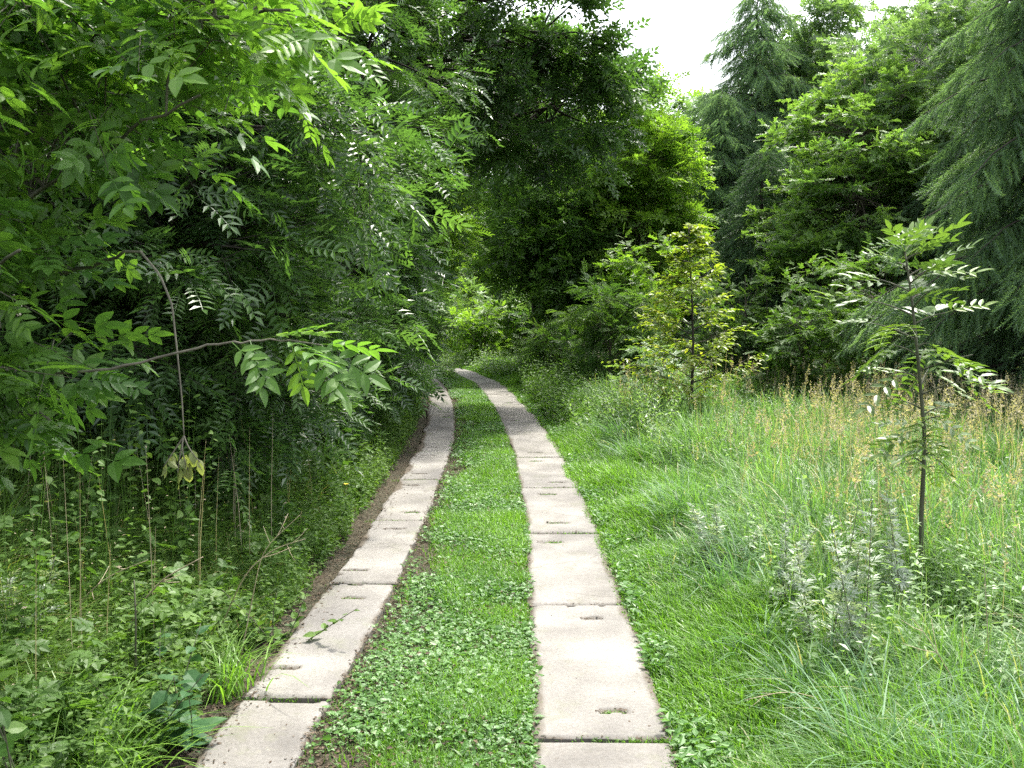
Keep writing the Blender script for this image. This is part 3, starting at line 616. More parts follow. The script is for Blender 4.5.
def left_side():
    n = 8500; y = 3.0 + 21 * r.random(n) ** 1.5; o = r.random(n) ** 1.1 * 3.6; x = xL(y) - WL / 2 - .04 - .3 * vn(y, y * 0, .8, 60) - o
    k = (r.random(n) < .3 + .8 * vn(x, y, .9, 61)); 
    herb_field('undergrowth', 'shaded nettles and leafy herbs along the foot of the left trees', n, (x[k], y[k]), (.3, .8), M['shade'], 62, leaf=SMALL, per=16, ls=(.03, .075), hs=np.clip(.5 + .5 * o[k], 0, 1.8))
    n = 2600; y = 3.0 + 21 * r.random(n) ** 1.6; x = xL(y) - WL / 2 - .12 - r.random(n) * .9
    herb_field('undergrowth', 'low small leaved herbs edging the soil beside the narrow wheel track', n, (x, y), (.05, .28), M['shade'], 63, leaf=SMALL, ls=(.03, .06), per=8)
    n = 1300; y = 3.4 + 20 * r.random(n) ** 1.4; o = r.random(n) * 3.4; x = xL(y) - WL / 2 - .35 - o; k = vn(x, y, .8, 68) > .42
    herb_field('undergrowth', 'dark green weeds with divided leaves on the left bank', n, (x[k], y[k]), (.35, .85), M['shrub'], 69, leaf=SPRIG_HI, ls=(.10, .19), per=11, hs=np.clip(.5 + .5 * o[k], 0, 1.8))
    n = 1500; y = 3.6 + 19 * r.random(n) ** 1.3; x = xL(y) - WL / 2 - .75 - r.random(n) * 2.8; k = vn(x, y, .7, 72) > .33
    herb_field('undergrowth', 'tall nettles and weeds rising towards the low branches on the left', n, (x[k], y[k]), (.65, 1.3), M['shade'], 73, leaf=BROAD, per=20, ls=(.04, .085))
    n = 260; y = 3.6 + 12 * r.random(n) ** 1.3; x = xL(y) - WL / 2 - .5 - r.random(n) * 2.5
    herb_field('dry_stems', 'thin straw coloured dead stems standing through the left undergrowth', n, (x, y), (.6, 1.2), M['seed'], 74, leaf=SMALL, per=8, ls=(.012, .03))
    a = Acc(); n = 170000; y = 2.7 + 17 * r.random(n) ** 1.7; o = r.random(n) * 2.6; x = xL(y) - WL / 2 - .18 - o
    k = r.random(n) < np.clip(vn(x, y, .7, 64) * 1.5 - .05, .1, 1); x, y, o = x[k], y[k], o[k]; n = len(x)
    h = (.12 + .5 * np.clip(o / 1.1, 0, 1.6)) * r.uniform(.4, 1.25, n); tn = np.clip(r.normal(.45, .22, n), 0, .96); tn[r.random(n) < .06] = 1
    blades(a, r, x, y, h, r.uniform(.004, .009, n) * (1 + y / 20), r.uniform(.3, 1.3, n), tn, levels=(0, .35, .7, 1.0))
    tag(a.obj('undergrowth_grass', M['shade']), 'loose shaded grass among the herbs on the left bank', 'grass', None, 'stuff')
    # beyond the bend and under the right hand trees
    x = r.uniform(.2, 3.2, 5200); y = r.uniform(14.5, 26, 5200); k = dist_to(cR, x, y) > .45; x, y = x[k], y[k]
    herb_field('undergrowth', 'leafy green herbs on the outside of the far bend', 1, (x, y), (.2, .7), M['shrub'], 65, leaf=SMALL, ls=(.05, .1), per=9)
    x = r.uniform(-7, 1.5, 9000); y = r.uniform(23, 36, 9000); k = (np.abs(dist_to(cR, x, y)) > .4) & (np.abs(dist_to(cL, x, y)) > .4); x, y = x[k], y[k]
    herb_field('undergrowth', 'sunlit pale green herbs beyond the bend of the track', 1, (x, y), (.15, .6), M['paleshrub'], 66, leaf=SMALL, ls=(.06, .12), per=8)
    x = r.uniform(3, 16, 6500); y = r.uniform(14.2, 24, 6500)
    herb_field('undergrowth', 'shaded herbs under the trees behind the clearing', 1, (x, y), (.2, .7), M['shrub'], 67, leaf=SMALL, ls=(.05, .1), per=8)
left_side()
right_side()

# ------------------------------------------------------------------ trees: left wall
def ground_loc(x, y): return (x, y, float(gz(np.array([x]), np.array([y]))[0]) - .02)
t = broadleaf('ash_tree', 101, [(.2, .1, 4.2, 2.2, 2.2, 3.0, 150), (1.1, -.1, 2.6, 1.5, 1.9, 1.5, 75), (.9, .3, 1.3, 1.3, 1.6, .8, 40)], [(0, 0, 0), (.05, 0, 2.5), (.1, .1, 7)], M['ash'], M['darkbark'], ASH_MIX, .25, loc=ground_loc(-3.45, 8.3), tr=.16, q=6, limbs=10)
tag(t, 'dark leafy ash tree with brown trunk standing at the left among undergrowth', 'tree', 'trees along the left side of the track')
t2 = broadleaf('ash_tree', 102, [(.7, 0, 4.6, 2.7, 2.4, 3.6, 190), (1.9, 0, 2.4, 1.3, 2.0, 1.5, 70), (1.9, 0, 1.2, 1.2, 2.0, .8, 40)], [(0, 0, 0), (-.1, .1, 3), (.3, .1, 8.5)], M['ash'], M['darkbark'], ASH_MIX, .25, loc=ground_loc(-4.3, 12.4), tr=.19, limbs=11)
tag(t2, 'tall dark ash tree behind the front left one, leaning over the narrow track', 'tree', 'trees along the left side of the track')
t3 = broadleaf('ash_tree', 103, [(1.0, 0, 4.9, 2.4, 2.4, 3.8, 150), (2.0, -.5, 2.6, 1.1, 1.6, 1.6, 45), (2.0, 0, 1.2, .9, 1.8, .8, 30), (4.3, .9, 5.3, 2.3, 2.0, 1.5, 85), (3.3, -1.2, 7.0, 2.7, 2.0, 1.3, 60)], [(0, 0, 0), (.1, -.1, 3), (.5, -.3, 9)], M['ash'], M['darkbark'], ASH_FAR, .26, loc=ground_loc(-4.4, 16.6), tr=.2, limbs=14, updev=.55, tw=9, L=.42, q=7, rise=.25)
tag(t3, 'large ash tree whose dark limbs arch high across the track', 'tree', 'trees along the left side of the track')
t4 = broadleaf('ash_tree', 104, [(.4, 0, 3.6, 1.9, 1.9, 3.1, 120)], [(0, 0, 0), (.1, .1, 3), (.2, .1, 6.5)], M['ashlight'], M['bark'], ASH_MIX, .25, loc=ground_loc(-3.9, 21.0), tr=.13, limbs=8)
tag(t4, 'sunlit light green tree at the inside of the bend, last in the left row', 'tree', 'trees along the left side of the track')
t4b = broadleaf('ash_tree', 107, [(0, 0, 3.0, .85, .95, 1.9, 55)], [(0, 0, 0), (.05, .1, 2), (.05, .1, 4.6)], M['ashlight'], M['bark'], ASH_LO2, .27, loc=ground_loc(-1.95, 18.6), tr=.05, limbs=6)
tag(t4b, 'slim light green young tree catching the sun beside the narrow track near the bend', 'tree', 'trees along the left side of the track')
BK = 'dim trees deep in the wood on the left'
for (x, y, rz, s, src, lab) in [(-7.2, 10.5, 2.0, 1.05, t2, 'dim ash tree deep in the shade behind the brown trunk'),
                                (-8.2, 16.0, 4.1, 1.1, t2, 'dim ash tree showing in gaps behind the second tree of the left row'),
                                (-7.6, 22.5, 1.0, 1.1, t, 'dim ash tree farthest back in the wood behind the left row'),
                                (-6.3, 6.2, 3.3, 1.0, t, 'dim leafy tree behind the front branches at the left edge')]:
    d = dup(src, ground_loc(x, y), rz, s); tag(d, lab, 'tree', BK)

# outer bend tree with two thin stems
def extra_stem(r, wood, crown):
    wood.tube(bez(np.array([.28, .1, 0]), np.array([.35, .1, 1.6]), np.array([.9, .1, 4.0]), 10), np.linspace(.09, .05, 10), 7)
t5 = broadleaf('ash_tree', 105, [(.45, 0, 3.9, 2.3, 2.2, 2.1, 105), (-.2, 0, 6.5, 1.75, 1.8, 1.7, 55), (-1.4, -.3, 6.8, 1.8, 1.6, 1.4, 40), (.65, -1.2, 2.7, 1.7, 1.1, 1.2, 60)], [(0, 0, 0), (-.05, 0, 2), (.1, 0, 8)], M['ashmid'], M['darkbark'], ASH_FAR, .27, loc=ground_loc(.6, 24.5), tr=.12, limbs=12, updev=.65, tw=9, clump_spread=.3, L=.42, q=7, extra=extra_stem)
tag(t5, 'twin stemmed dark tree on the outside of the bend with a broad hanging crown', 'tree')
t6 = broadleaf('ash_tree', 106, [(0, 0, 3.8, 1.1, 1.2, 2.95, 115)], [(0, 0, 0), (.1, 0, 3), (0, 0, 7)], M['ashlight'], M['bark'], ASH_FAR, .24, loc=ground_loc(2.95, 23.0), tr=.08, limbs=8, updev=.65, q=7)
tag(t6, 'bright sunlit slender tree right of the twin stemmed dark tree', 'tree')

# shrubs around the bend
def shrub(seed, loc, Ht, Rr, n, mat, label, tpl=SPRIG, S=.17, cat='shrub', group=None, q=5, tw=8, L=.3, name='shrub'):
    o = broadleaf(name, seed, [(0, 0, Ht * .55, Rr, Rr, Ht * .5, n)], [(0, 0, 0), (.02, 0, Ht * .5), (0, .02, Ht * .85)], mat, M['bark'], tpl, S, tw=tw, q=q, L=L, limbs=5, tr=.03, loc=loc, wr=.003, shell=.1)
    return tag(o, label, cat, group)
LS = 'bushes under the left row of trees'
shrub(221, ground_loc(-2.75, 10.4), 1.7, .85, 34, M['ash'], 'dark bush in the shade between the brown trunk and the narrow track', tpl=ASH_LO, S=.2, group=LS)
shrub(222, ground_loc(-2.5, 14.6), 1.8, .85, 34, M['shrub'], 'dark bush beside the narrow track halfway to the bend', tpl=ASH_LO, S=.2, group=LS)
shrub(223, ground_loc(-5.7, 7.8), 1.9, 1.0, 36, M['ash'], 'dark bush at the left edge just before the brown trunk', tpl=ASH_LO2, S=.22, group=LS)
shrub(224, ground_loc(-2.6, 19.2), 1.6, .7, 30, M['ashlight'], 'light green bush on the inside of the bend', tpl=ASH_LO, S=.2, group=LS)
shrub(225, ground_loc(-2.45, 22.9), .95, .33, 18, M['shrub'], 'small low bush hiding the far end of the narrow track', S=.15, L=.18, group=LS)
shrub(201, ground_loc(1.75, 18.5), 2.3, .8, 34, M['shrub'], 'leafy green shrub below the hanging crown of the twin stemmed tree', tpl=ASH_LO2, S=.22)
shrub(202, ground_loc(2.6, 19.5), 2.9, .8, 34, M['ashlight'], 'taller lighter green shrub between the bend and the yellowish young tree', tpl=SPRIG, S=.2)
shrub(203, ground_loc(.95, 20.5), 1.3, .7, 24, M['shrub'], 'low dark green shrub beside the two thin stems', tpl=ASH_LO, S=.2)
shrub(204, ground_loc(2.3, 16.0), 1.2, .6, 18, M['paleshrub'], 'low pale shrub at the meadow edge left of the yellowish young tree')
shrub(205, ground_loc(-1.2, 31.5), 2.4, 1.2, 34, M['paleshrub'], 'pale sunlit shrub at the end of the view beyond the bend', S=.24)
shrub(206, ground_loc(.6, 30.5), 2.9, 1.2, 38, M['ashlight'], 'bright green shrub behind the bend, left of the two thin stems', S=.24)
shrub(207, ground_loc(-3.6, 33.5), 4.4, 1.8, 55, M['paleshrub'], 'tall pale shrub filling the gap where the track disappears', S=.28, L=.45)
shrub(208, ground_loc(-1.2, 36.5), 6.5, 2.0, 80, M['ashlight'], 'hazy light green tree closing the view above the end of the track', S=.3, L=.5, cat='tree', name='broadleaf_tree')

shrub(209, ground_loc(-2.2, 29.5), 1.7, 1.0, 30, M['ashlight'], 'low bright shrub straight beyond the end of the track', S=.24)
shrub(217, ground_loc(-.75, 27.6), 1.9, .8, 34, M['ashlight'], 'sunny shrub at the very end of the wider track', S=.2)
shrub(218, ground_loc(.35, 29.0), 2.6, 1.0, 40, M['paleshrub'], 'pale green bush left of the two thin stems', S=.22)
shrub(210, ground_loc(1.2, 27.6), 2.2, 1.0, 34, M['shrub'], 'green shrub right behind the two thin stems', S=.22)
shrub(214, ground_loc(2.6, 28.5), 3.0, 1.3, 44, M['paleshrub'], 'pale shrub far back beneath the bright slender tree', S=.25, L=.4)
shrub(215, ground_loc(.2, 34), 4.2, 2.0, 60, M['ashlight'], 'broad pale shrub far behind the twin stemmed tree', S=.3, L=.45)
shrub(216, ground_loc(-6.0, 31.5), 5.0, 2.0, 60, M['shrub'], 'tall green bush on the inside of the bend, half hidden by the left row', S=.28, L=.45)
# ------------------------------------------------------------------ yellowish young tree by the meadow
g = G(688, 437)
def tiers(name, seed, Ht, Rr, mat, bark, loc, tpl, S, nb=34, power=.8, q=7, tw=4, z0=.15, up=.3, tr=.02, L=.28):
    r = np.random.default_rng(seed); wood = Acc(); crown = Acc()
    tt = np.linspace(0, 1, 12); tp = np.stack([.05 * np.sin(tt * 4) * Ht / 3, r.normal(0, .01, 12), tt * Ht], 1); wood.tube(tp, tr * (1 - .85 * tt), 7)
    C = []; D = []; Ls = []; T = []
    for i in range(nb):
        u = z0 + (1 - z0) * i / nb; a = i * 2.4 + r.normal(0, .4); Lb = Rr * ((1 - u) ** power * (1.15 if u > .2 else .8) + .1) * r.uniform(.6, 1.2)
        o = np.array([math.cos(a), math.sin(a), 0]); t = np.linspace(0, 1, 7)[:, None]; x0 = np.array([np.interp(u * Ht, tp[:, 2], tp[:, 0]), 0, u * Ht])
        pts = x0 + o * Lb * t + np.array([0, 0, 1.]) * Lb * (up * t + .15 * t * t) + r.normal(0, .012, (7, 3)) * t
        wood.tube(pts, np.linspace(tr * .35, .003, 7), 4); ct = r.normal(.5, .15)
        for k in range(2, 7):
            for _ in range(tw):
                C.append(pts[k]); dd = o * .8 + np.array([-o[1], o[0], 0]) * r.choice([-1, 1]) * r.uniform(.2, 1) + r.normal(0, .2, 3); D.append(dd); Ls.append(L * r.uniform(.5, 1.2) * min(1, Lb / .6 + .2)); T.append(ct)
    twigs_leaves(r, wood, crown, np.array(C), np.array(D), np.array(Ls), q, tpl, S, np.array(T), .05, .3, .0025)
    root = empty(name, loc); wood.obj('trunk', bark, root, True); crown.obj('crown', mat, root); return root
t = tiers('young_beech', 301, 2.85, .72, M['yellow'], M['darkbark'], ground_loc(g[0], g[1]), SMALL, .085, nb=38, q=6, tw=3, tr=.028)
tag(t, 'young yellowish green tree with thin dark trunk at the meadow edge', 'tree')

# ------------------------------------------------------------------ right hand trees
def conf(seed, px, Y, topy, Rb, mat, label, **k):
    x = P(px, 300, Y)[0]; Ht = P(px, topy, Y)[2]
    k.setdefault('bark', M['darkbark']); bark = k.pop('bark')
    return tag(conifer(k.pop('name', 'larch_tree'), seed, Ht, Rb, mat, bark, ground_loc(x, Y), **k), label, 'conifer', k.get('group'))
conf(401, 752, 27, -18, 2.5, M['larch'], 'tall hazy larch with drooping needles, its top against the white sky', nb=210, dens=48, S=.5, tr=.15, power=.6, jag=.5, hang=.9)
rl = [o for o in col.objects if o.name == 'larch_tree'][0]
for (px, Y, s_, lab) in [(806, 30, .98, 'hazy larch between the tall larch and the pale stemmed birch'), (718, 25.5, .70, 'lower hazy larch just right of the sky gap')]:
    d = dup(rl, ground_loc(P(px, 300, Y)[0], Y), px * .7, s_); tag(d, lab, 'conifer')
conf(402, 700, 31, 95, 1.8, M['larch'], 'shorter pale larch left of the tall one, beside the sky gap', nb=150, dens=40, S=.58, jag=.4)
conf(403, 1058, 13.4, -130, 2.1, M['larchdark'], 'dark larch with long drooping boughs at the right edge of the clearing', nb=190, dens=60, S=.4, tr=.13, hang=1.0, droop=.55, power=.5, jag=.5, tpl=NEEDLE2, z0=.03)
conf(404, 760, 20.5, 150, 1.5, M['spruce'], 'dark spruce in front of the tall larch, behind the yellowish young tree', nb=120, dens=40, S=.45, name='spruce_tree', hang=.5, z0=.02)
conf(405, 820, 22, 190, 1.6, M['spruce'], 'dark low spruce in the shade below the bright beech', nb=80, dens=26, S=.4, name='spruce_tree', hang=.5, z0=.02)
conf(406, 960, 17.5, 130, 1.7, M['spruce'], 'dark spruce between the clearing sapling and the drooping larch', nb=120, dens=40, S=.45, name='spruce_tree', hang=.6, z0=.02)
def bl(seed, px, Y, topy, Rr, n, mat, bark, label, tpl=SPRIG, S=.2, name='birch_tree', low=.12, foot=30, **k):
    x = P(px, 300, Y)[0]; Ht = P(px, topy, Y)[2]
    k.setdefault('tr', .08); k.setdefault('limbs', 9)
    e = [(0, 0, Ht * (.5 + low / 2), Rr, Rr, Ht * (.5 - low / 2), n)] + ([(0, 0, 1.5, Rr, Rr, 1.4, foot)] if foot else [])
    o = broadleaf(name, seed, e, [(0, 0, 0), (.06, 0, Ht * .5), (0, 0, Ht * .97)], mat, bark, tpl, S, loc=ground_loc(x, Y), shell=.2, **k)
    return tag(o, label, 'tree')
bl(411, 832, 28, -22, 1.9, 200, M['birch'], M['birchbark'], 'hazy birch with a pale stem standing right of the tall larch', S=.3, L=.55, q=7, updev=.8)
bl(412, 858, 19, 70, 1.7, 250, M['beech'], M['bark'], 'bright yellow green beech in the middle of the trees behind the clearing', S=.155, updev=.7, q=8, tw=12, name='beech_tree', low=.05, flat=.25, L=.42)
bl(413, 935, 20, -30, 2.2, 280, M['birch'], M['birchbark'], 'tall grey green birch between the bright beech and the drooping larch', S=.19, L=.5, q=8, updev=.9)
bl(414, 990, 25, -60, 2.2, 170, M['birch'], M['bark'], 'tall leafy tree rising behind the drooping larch', S=.34, L=.5, updev=.8, name='broadleaf_tree')
shrub(211, ground_loc(P(800, 300, 16)[0], 16), 2.3, .8, 36, M['shrub'], 'rounded green bush at the back of the clearing below the beech', S=.17)
shrub(212, ground_loc(P(745, 300, 18)[0], 18), 2.6, .9, 36, M['shrub'], 'dark bush behind the yellowish young tree', S=.17)
shrub(213, ground_loc(P(870, 300, 15.2)[0], 15.2), 2.6, .8, 36, M['shrub'], 'dark green bush behind the pinnate leaved sapling', S=.17)
# far wood closing the horizon
far = bl(420, 512, 40, 60, 2.6, 120, M['birch'], M['bark'], 'hazy far tree behind the twin stemmed tree', S=.42, L=.6, name='broadleaf_tree', foot=60)
far['group'] = 'far trees closing the view'
for (px, Y, s, lab) in [(640, 38, .84, 'hazy low far tree at the foot of the sky gap'), (700, 41, .92, 'hazy far tree behind the shorter pale larch'), (800, 38, 1.05, 'hazy far tree between the tall larch and the birch'),
                        (890, 34, 1.0, 'hazy far tree seen over the bright beech'), (980, 36, 1.15, 'hazy far tree behind the birches at the right'), (1070, 30, 1.1, 'hazy far tree outside the right end of the clearing'),
                        (420, 42, 1.1, 'hazy far tree above the end of the track'), (600, 44, .78, 'hazy far tree between the two thin stems and the sky gap'), (370, 34, .9, 'hazy far tree glimpsed through the end of the left row'), (330, 38, 1.1, 'hazy far tree behind the left row'), (560, 44, .8, 'hazy far tree directly behind the hanging crown')]:
    d = dup(far, ground_loc(P(px, 300, Y)[0], Y), px * .37, s); tag(d, lab, 'tree', 'far trees closing the view')
fc = conf(421, 720, 33, 130, 2.0, M['spruce'], 'far dark spruce behind the shorter pale larch', nb=80, dens=18, S=.5, name='spruce_tree', hang=.5)
for (px, Y, s, lab) in [(790, 30, .95, 'far dark spruce between the tall larch and the birch'), (900, 27, .95, 'far dark spruce behind the bright beech'), (1010, 22, .9, 'far dark spruce behind the drooping larch'), (655, 29, .62, 'small dark spruce under the bright slender tree')]:
    d = dup(fc, ground_loc(P(px, 300, Y)[0], Y), px * .7, s); tag(d, lab, 'conifer')

# ------------------------------------------------------------------ pinnate leaved sapling in the meadow
def sapling():
    base = P(923, 628, 6.05); base[2] = 0; r = np.random.default_rng(507); wood = Acc(); crown = Acc()
    Y0 = base[1]; hp = [P(923, 600, Y0), P(921, 520, Y0), P(925, 440, Y0), P(918, 360, Y0), P(912, 300, Y0), P(905, 252, Y0)]
    pts = np.array([base] + hp) - base; t = np.linspace(0, 1, 24); pt = np.stack([np.interp(t, np.linspace(0, 1, 7), pts[:, k]) for k in range(3)], 1)
    wood.tube(pt, np.linspace(.019, .005, 24), 7)
    O = []; X = []; S = []
    Ht = pt[-1, 2]
    zs = np.concatenate([np.linspace(.40, .57, 11), np.linspace(.61, 1.0, 19)])
    for i, u in enumerate(zs):
        c = np.array([np.interp(u * Ht, pt[:, 2], pt[:, k]) for k in range(3)]); a = i * 2.2 + r.normal(0, .3); wide = (1.15 - .9 * max(0, u - .7)) if u > .57 else .5
        o = np.array([math.cos(a), math.sin(a) * .9, 0]); Lb = r.uniform(.05, .33) * (1.15 - .75 * max(u - .5, 0)) * wide
        e = c + o * Lb + np.array([0, 0, Lb * .35]); wood.tube(bez(c, (c + e) / 2 + np.array([0, 0, .02]), e, 5), np.linspace(.006, .003, 5), 5)
        for k in range(3):
            aa = a + r.normal(0, .8); O.append(c + (e - c) * r.uniform(.5, 1)); X.append((math.cos(aa), math.sin(aa), r.uniform(-.45, .35) + max(0, u - .75) * 4.0)); S.append(r.uniform(.18, .32) * (1 if u > .57 else .85))
    for k in range(7):
        aa = k * .95; O.append(pt[-1]); X.append((math.cos(aa), math.sin(aa), r.uniform(.5, 1.8))); S.append(r.uniform(.15, .22))
    n = len(O); crown.tile(pinnate(4, .38, .36, leaflet_hi, 9, curve=.4), np.array(O), np.array(X), np.array([0, 0, 1.]) + r.normal(0, .25, (n, 3)), np.array(S)[:, None], np.clip(r.normal(.5, .3, n), 0, .97))
    root = empty('sapling', tuple(base)); wood.obj('trunk', M['greenbark'], root, True); crown.obj('crown', M['sapling'], root)
    tag(root, 'slender pinnate leaved sapling with glossy leaves standing alone in the meadow', 'sapling')
sapling()

# ------------------------------------------------------------------ near left tree with large leaves and bare twigs
def near_tree():
    bx, by = P(-75, 300, 4.2)[0], 4.2; base = np.array([bx, by, 0.]); r = np.random.default_rng(601)
    wood = Acc(); crown = Acc()
    def W(px, py, Y): return P(px, py, Y) - base
    trunk = np.array([(0, 0, -.02), (.01, 0, .8), W(-48, 330, 4.2), W(0, 170, 4.2), W(2, 0, 4.25), W(-20, -180, 4.4)])
    tt = np.linspace(0, 1, 26); tp = np.stack([np.interp(tt, np.linspace(0, 1, 6), trunk[:, k]) for k in range(3)], 1); wood.tube(tp, np.linspace(.045, .018, 26), 9)
    limbs = [([W(10, 175, 4.2), W(30, 90, 4.1), W(44, -40, 4.0)], .017), ([W(12, 160, 4.2), W(60, 90, 3.9), W(125, -10, 3.7)], .014), ([W(-40, 300, 4.2), W(70, 272, 4.0), W(142, 252, 3.5)], .012),
             ([W(2, 60, 4.2), W(150, 20, 3.8), W(290, 10, 3.5)], .012), ([W(-18, 230, 4.2), W(90, 150, 3.8), W(200, 95, 3.5)], .010), ([W(-50, 340, 4.2), W(-30, 300, 3.6), W(20, 250, 3.1)], .011),
             ([W(-56, 380, 4.2), W(-10, 400, 3.6), W(50, 420, 3.3)], .009)]
    lp = []
    for pts, r0 in limbs:
        b = bez(*[np.array(p) for p in pts], 14); b[1:-1] += r.normal(0, .008, (12, 3)); wood.tube(b, np.linspace(r0, r0 * .4, 14), 6); lp.append(b)
    C = []; D = []; L = []; T = []
    def cluster(px, py, Y, n, limb, sp=.16, lab=.25):  # lab: leaf tone, painted brighter up top and dimmer below as light falls
        c = W(px, py, Y); j = r.integers(6, 14); q0 = lp[limb][np.argmin(((lp[limb] - c) ** 2).sum(1))]
        if np.linalg.norm(q0 - c) > .05: wood.tube(bez(q0, (q0 + c) / 2 + np.array([0, 0, .05]), c, 6), np.linspace(.005, .003, 6), 4)
        for _ in range(n):
            C.append(c + r.normal(0, sp, 3) * np.array([1, 1, .35])); D.append(np.array([.45, -.15, .0]) + r.normal(0, .55, 3) * np.array([1, 1, .5])); L.append(r.uniform(.15, .32)); T.append(lab + r.normal(0, .12))
    # upper canopy of the near tree
    for i in range(64):
        px = r.uniform(-60, 215); py = r.uniform(-60, 150) - .35 * max(px - 90, 0) + 5; cluster(px, py, r.uniform(3.5, 4.6), 3, r.choice([0, 1, 3, 4]), lab=.5)
    for i in range(8): cluster(r.uniform(170, 255), r.uniform(-10, 60), r.uniform(3.4, 3.9), 3, 3, lab=.7, sp=.1)
    for i in range(9): cluster(r.uniform(-20, 90), r.uniform(110, 200), r.uniform(3.6, 4.4), 3, 4, lab=.4)
    # left edge
    for i in range(18): cluster(r.uniform(-110, 10), r.uniform(200, 360), r.uniform(3.2, 3.9), 3, 5, lab=.3, sp=.12)
    for i in range(7): cluster(r.uniform(-90, 50), r.uniform(365, 415), r.uniform(3.4, 4.1), 3, 6, lab=.3, sp=.1)
    C = np.array(C); D = np.array(D); L = np.array(L); T = np.clip(np.array(T), .05, .9)
    twigs_leaves(r, wood, crown, C, D, L, 5, NEAR_MIX, .15, T, .28, .6, .0028)
    root = empty('near_tree', tuple(base)); wood.obj('trunk', M['greenbark'], root, True); crown.obj('crown', M['front'], root)
    tag(root, 'near tree at the left edge with thin dark stems and large glowing leaves', 'tree')
    # long thin branch reaching right
    w2 = Acc(); pts = np.array([W(-52, 352, 4.2), W(20, 374, 3.7), W(80, 371, 3.3), W(130, 366, 3.15), W(205, 345, 3.1), W(240, 342, 3.08), W(280, 339, 3.05), W(322, 345, 3.0)])
    t = np.linspace(0, 1, 30); pp = np.stack([np.interp(t, np.linspace(0, 1, 8), pts[:, k]) for k in range(3)], 1); pp[1:-1] += r.normal(0, .0025, (28, 3)); w2.tube(pp, np.linspace(.006, .0022, 30), 6)
    br = w2.obj('branch', M['greystalk'], root, True); tag(br, 'long bare grey branch with one leafy tip')
    lf = Acc(); O = []; X = []; S = []
    for (px, py, dx, dz, s) in [(232, 342, .8, -.6, .17), (250, 340, .5, -.9, .16), (262, 339, .9, .25, .17), (283, 339, 1., -.2, .19), (300, 341, .8, -.7, .18), (318, 344, 1., .05, .17), (322, 345, .6, -.8, .18), (290, 340, .3, -1, .15), (275, 340, 1, .5, .14), (310, 343, 1, -.45, .2)]:
        O.append(W(px, py, 3.05)); X.append((dx, r.normal(-.2, .4), dz)); S.append(s)
    lf.tile(ASH_HI, np.array(O), np.array(X), np.array([0, -.3, 1.]) + r.normal(0, .3, (len(O), 3)), np.array(S)[:, None], np.clip(r.normal(.55, .15, len(O)), 0, .9))
    lf.obj('leaves', M['front'], br)
    # hanging withered twig
    w3 = Acc(); pts = np.array([W(140, 251, 3.5), W(160, 275, 3.42), W(172, 305, 3.4), W(177, 350, 3.38), W(182, 400, 3.36), W(184, 436, 3.35)])
    t = np.linspace(0, 1, 24); pp = np.stack([np.interp(t, np.linspace(0, 1, 6), pts[:, k]) for k in range(3)], 1); w3.tube(pp, np.linspace(.0045, .002, 24), 5)
    O = []; X = []
    for e in [(164, 466), (188, 470), (200, 462), (178, 478)]:
        en = W(e[0], e[1], 3.33); w3.tube(bez(pp[-1], (pp[-1] + en) / 2 + r.normal(0, .01, 3), en, 6), np.linspace(.0028, .0018, 6), 4)
        for k in range(5): O.append(pp[-1] + (en - pp[-1]) * (.55 + .12 * k)); X.append((r.normal(0, .35), r.normal(0, .35), -1))
    tw = w3.obj('dead_twig', M['greystalk'], root, True); tag(tw, 'broken twig hanging straight down with withered leaves')
    wl = Acc(); wl.tile(BROAD, np.array(O), np.array(X), r.normal(0, 1, (len(O), 3)), r.uniform(.032, .055, len(O))[:, None], r.random(len(O)) * .9); wl.obj('withered_leaves', M['withered'], tw)
near_tree()

# ------------------------------------------------------------------ single herbs
def stalk_plant(name, seed, loc, Ht, stems, mat, label, leaf, ls, per, spread=.2, cat='plant', smat=None, group=None, up=.35, tpow=1.0, sr=.004):
    r = np.random.default_rng(seed); wood = Acc(); crown = Acc(); O = []; X = []; S = []
    for s in range(stems):
        b = np.append(r.normal(0, spread * .25, 2), 0); e = b + np.append(r.normal(0, spread, 2), Ht * r.uniform(.7, 1.0)); m = (b + e) / 2 + r.normal(0, .03, 3)
        pts = bez(b, m, e, 14); wood.tube(pts, np.linspace(sr, sr * .4, 14), 5)
        for i in range(per):
            t = (.12 + .88 * i / per) ** tpow; c = np.array([np.interp(t, np.linspace(0, 1, 14), pts[:, k]) for k in range(3)]); a = i * 2.4 + r.normal(0, .3)
            O.append(c); X.append((math.cos(a), math.sin(a), up + r.normal(0, .4))); S.append(r.uniform(*ls) * (1.25 - .8 * t))
    n = len(O); crown.tile(leaf, np.array(O), np.array(X), np.array([0, 0, 1.]) + r.normal(0, .35, (n, 3)), np.array(S)[:, None], np.clip(r.normal(.5, .25, n), 0, .97))
    root = empty(name, loc); wood.obj('stem', smat or M['greenbark'], root, True); crown.obj('foliage', mat, root)
    return tag(root, label, cat, group)
MG = 'silvery mugwort plants in the meadow'
def gl(px, py): q = G(px, py); return ground_loc(q[0], q[1])
for i, (px, py, h, st, lab) in enumerate([(858, 705, 1.1, 3, 'pale silvery mugwort in front of the sapling, brightest of the mugworts'), (815, 680, .98, 2, 'thin silvery mugwort just left of the brightest one'),
                                          (775, 640, .85, 2, 'greyish mugwort nearest the verge grass'), (890, 640, .95, 2, 'silvery mugwort close to the foot of the sapling'), (715, 590, .65, 3, 'small mugwort beside the long blue green grass at the verge')]):
    stalk_plant('mugwort', 700 + i, gl(px, py), h, st, M['mugwort'], lab, LOBED, (.045, .085), 60, .13, smat=M['greystalk'], group=MG)
WH = 'pale stalky plants left of the yellowish young tree'
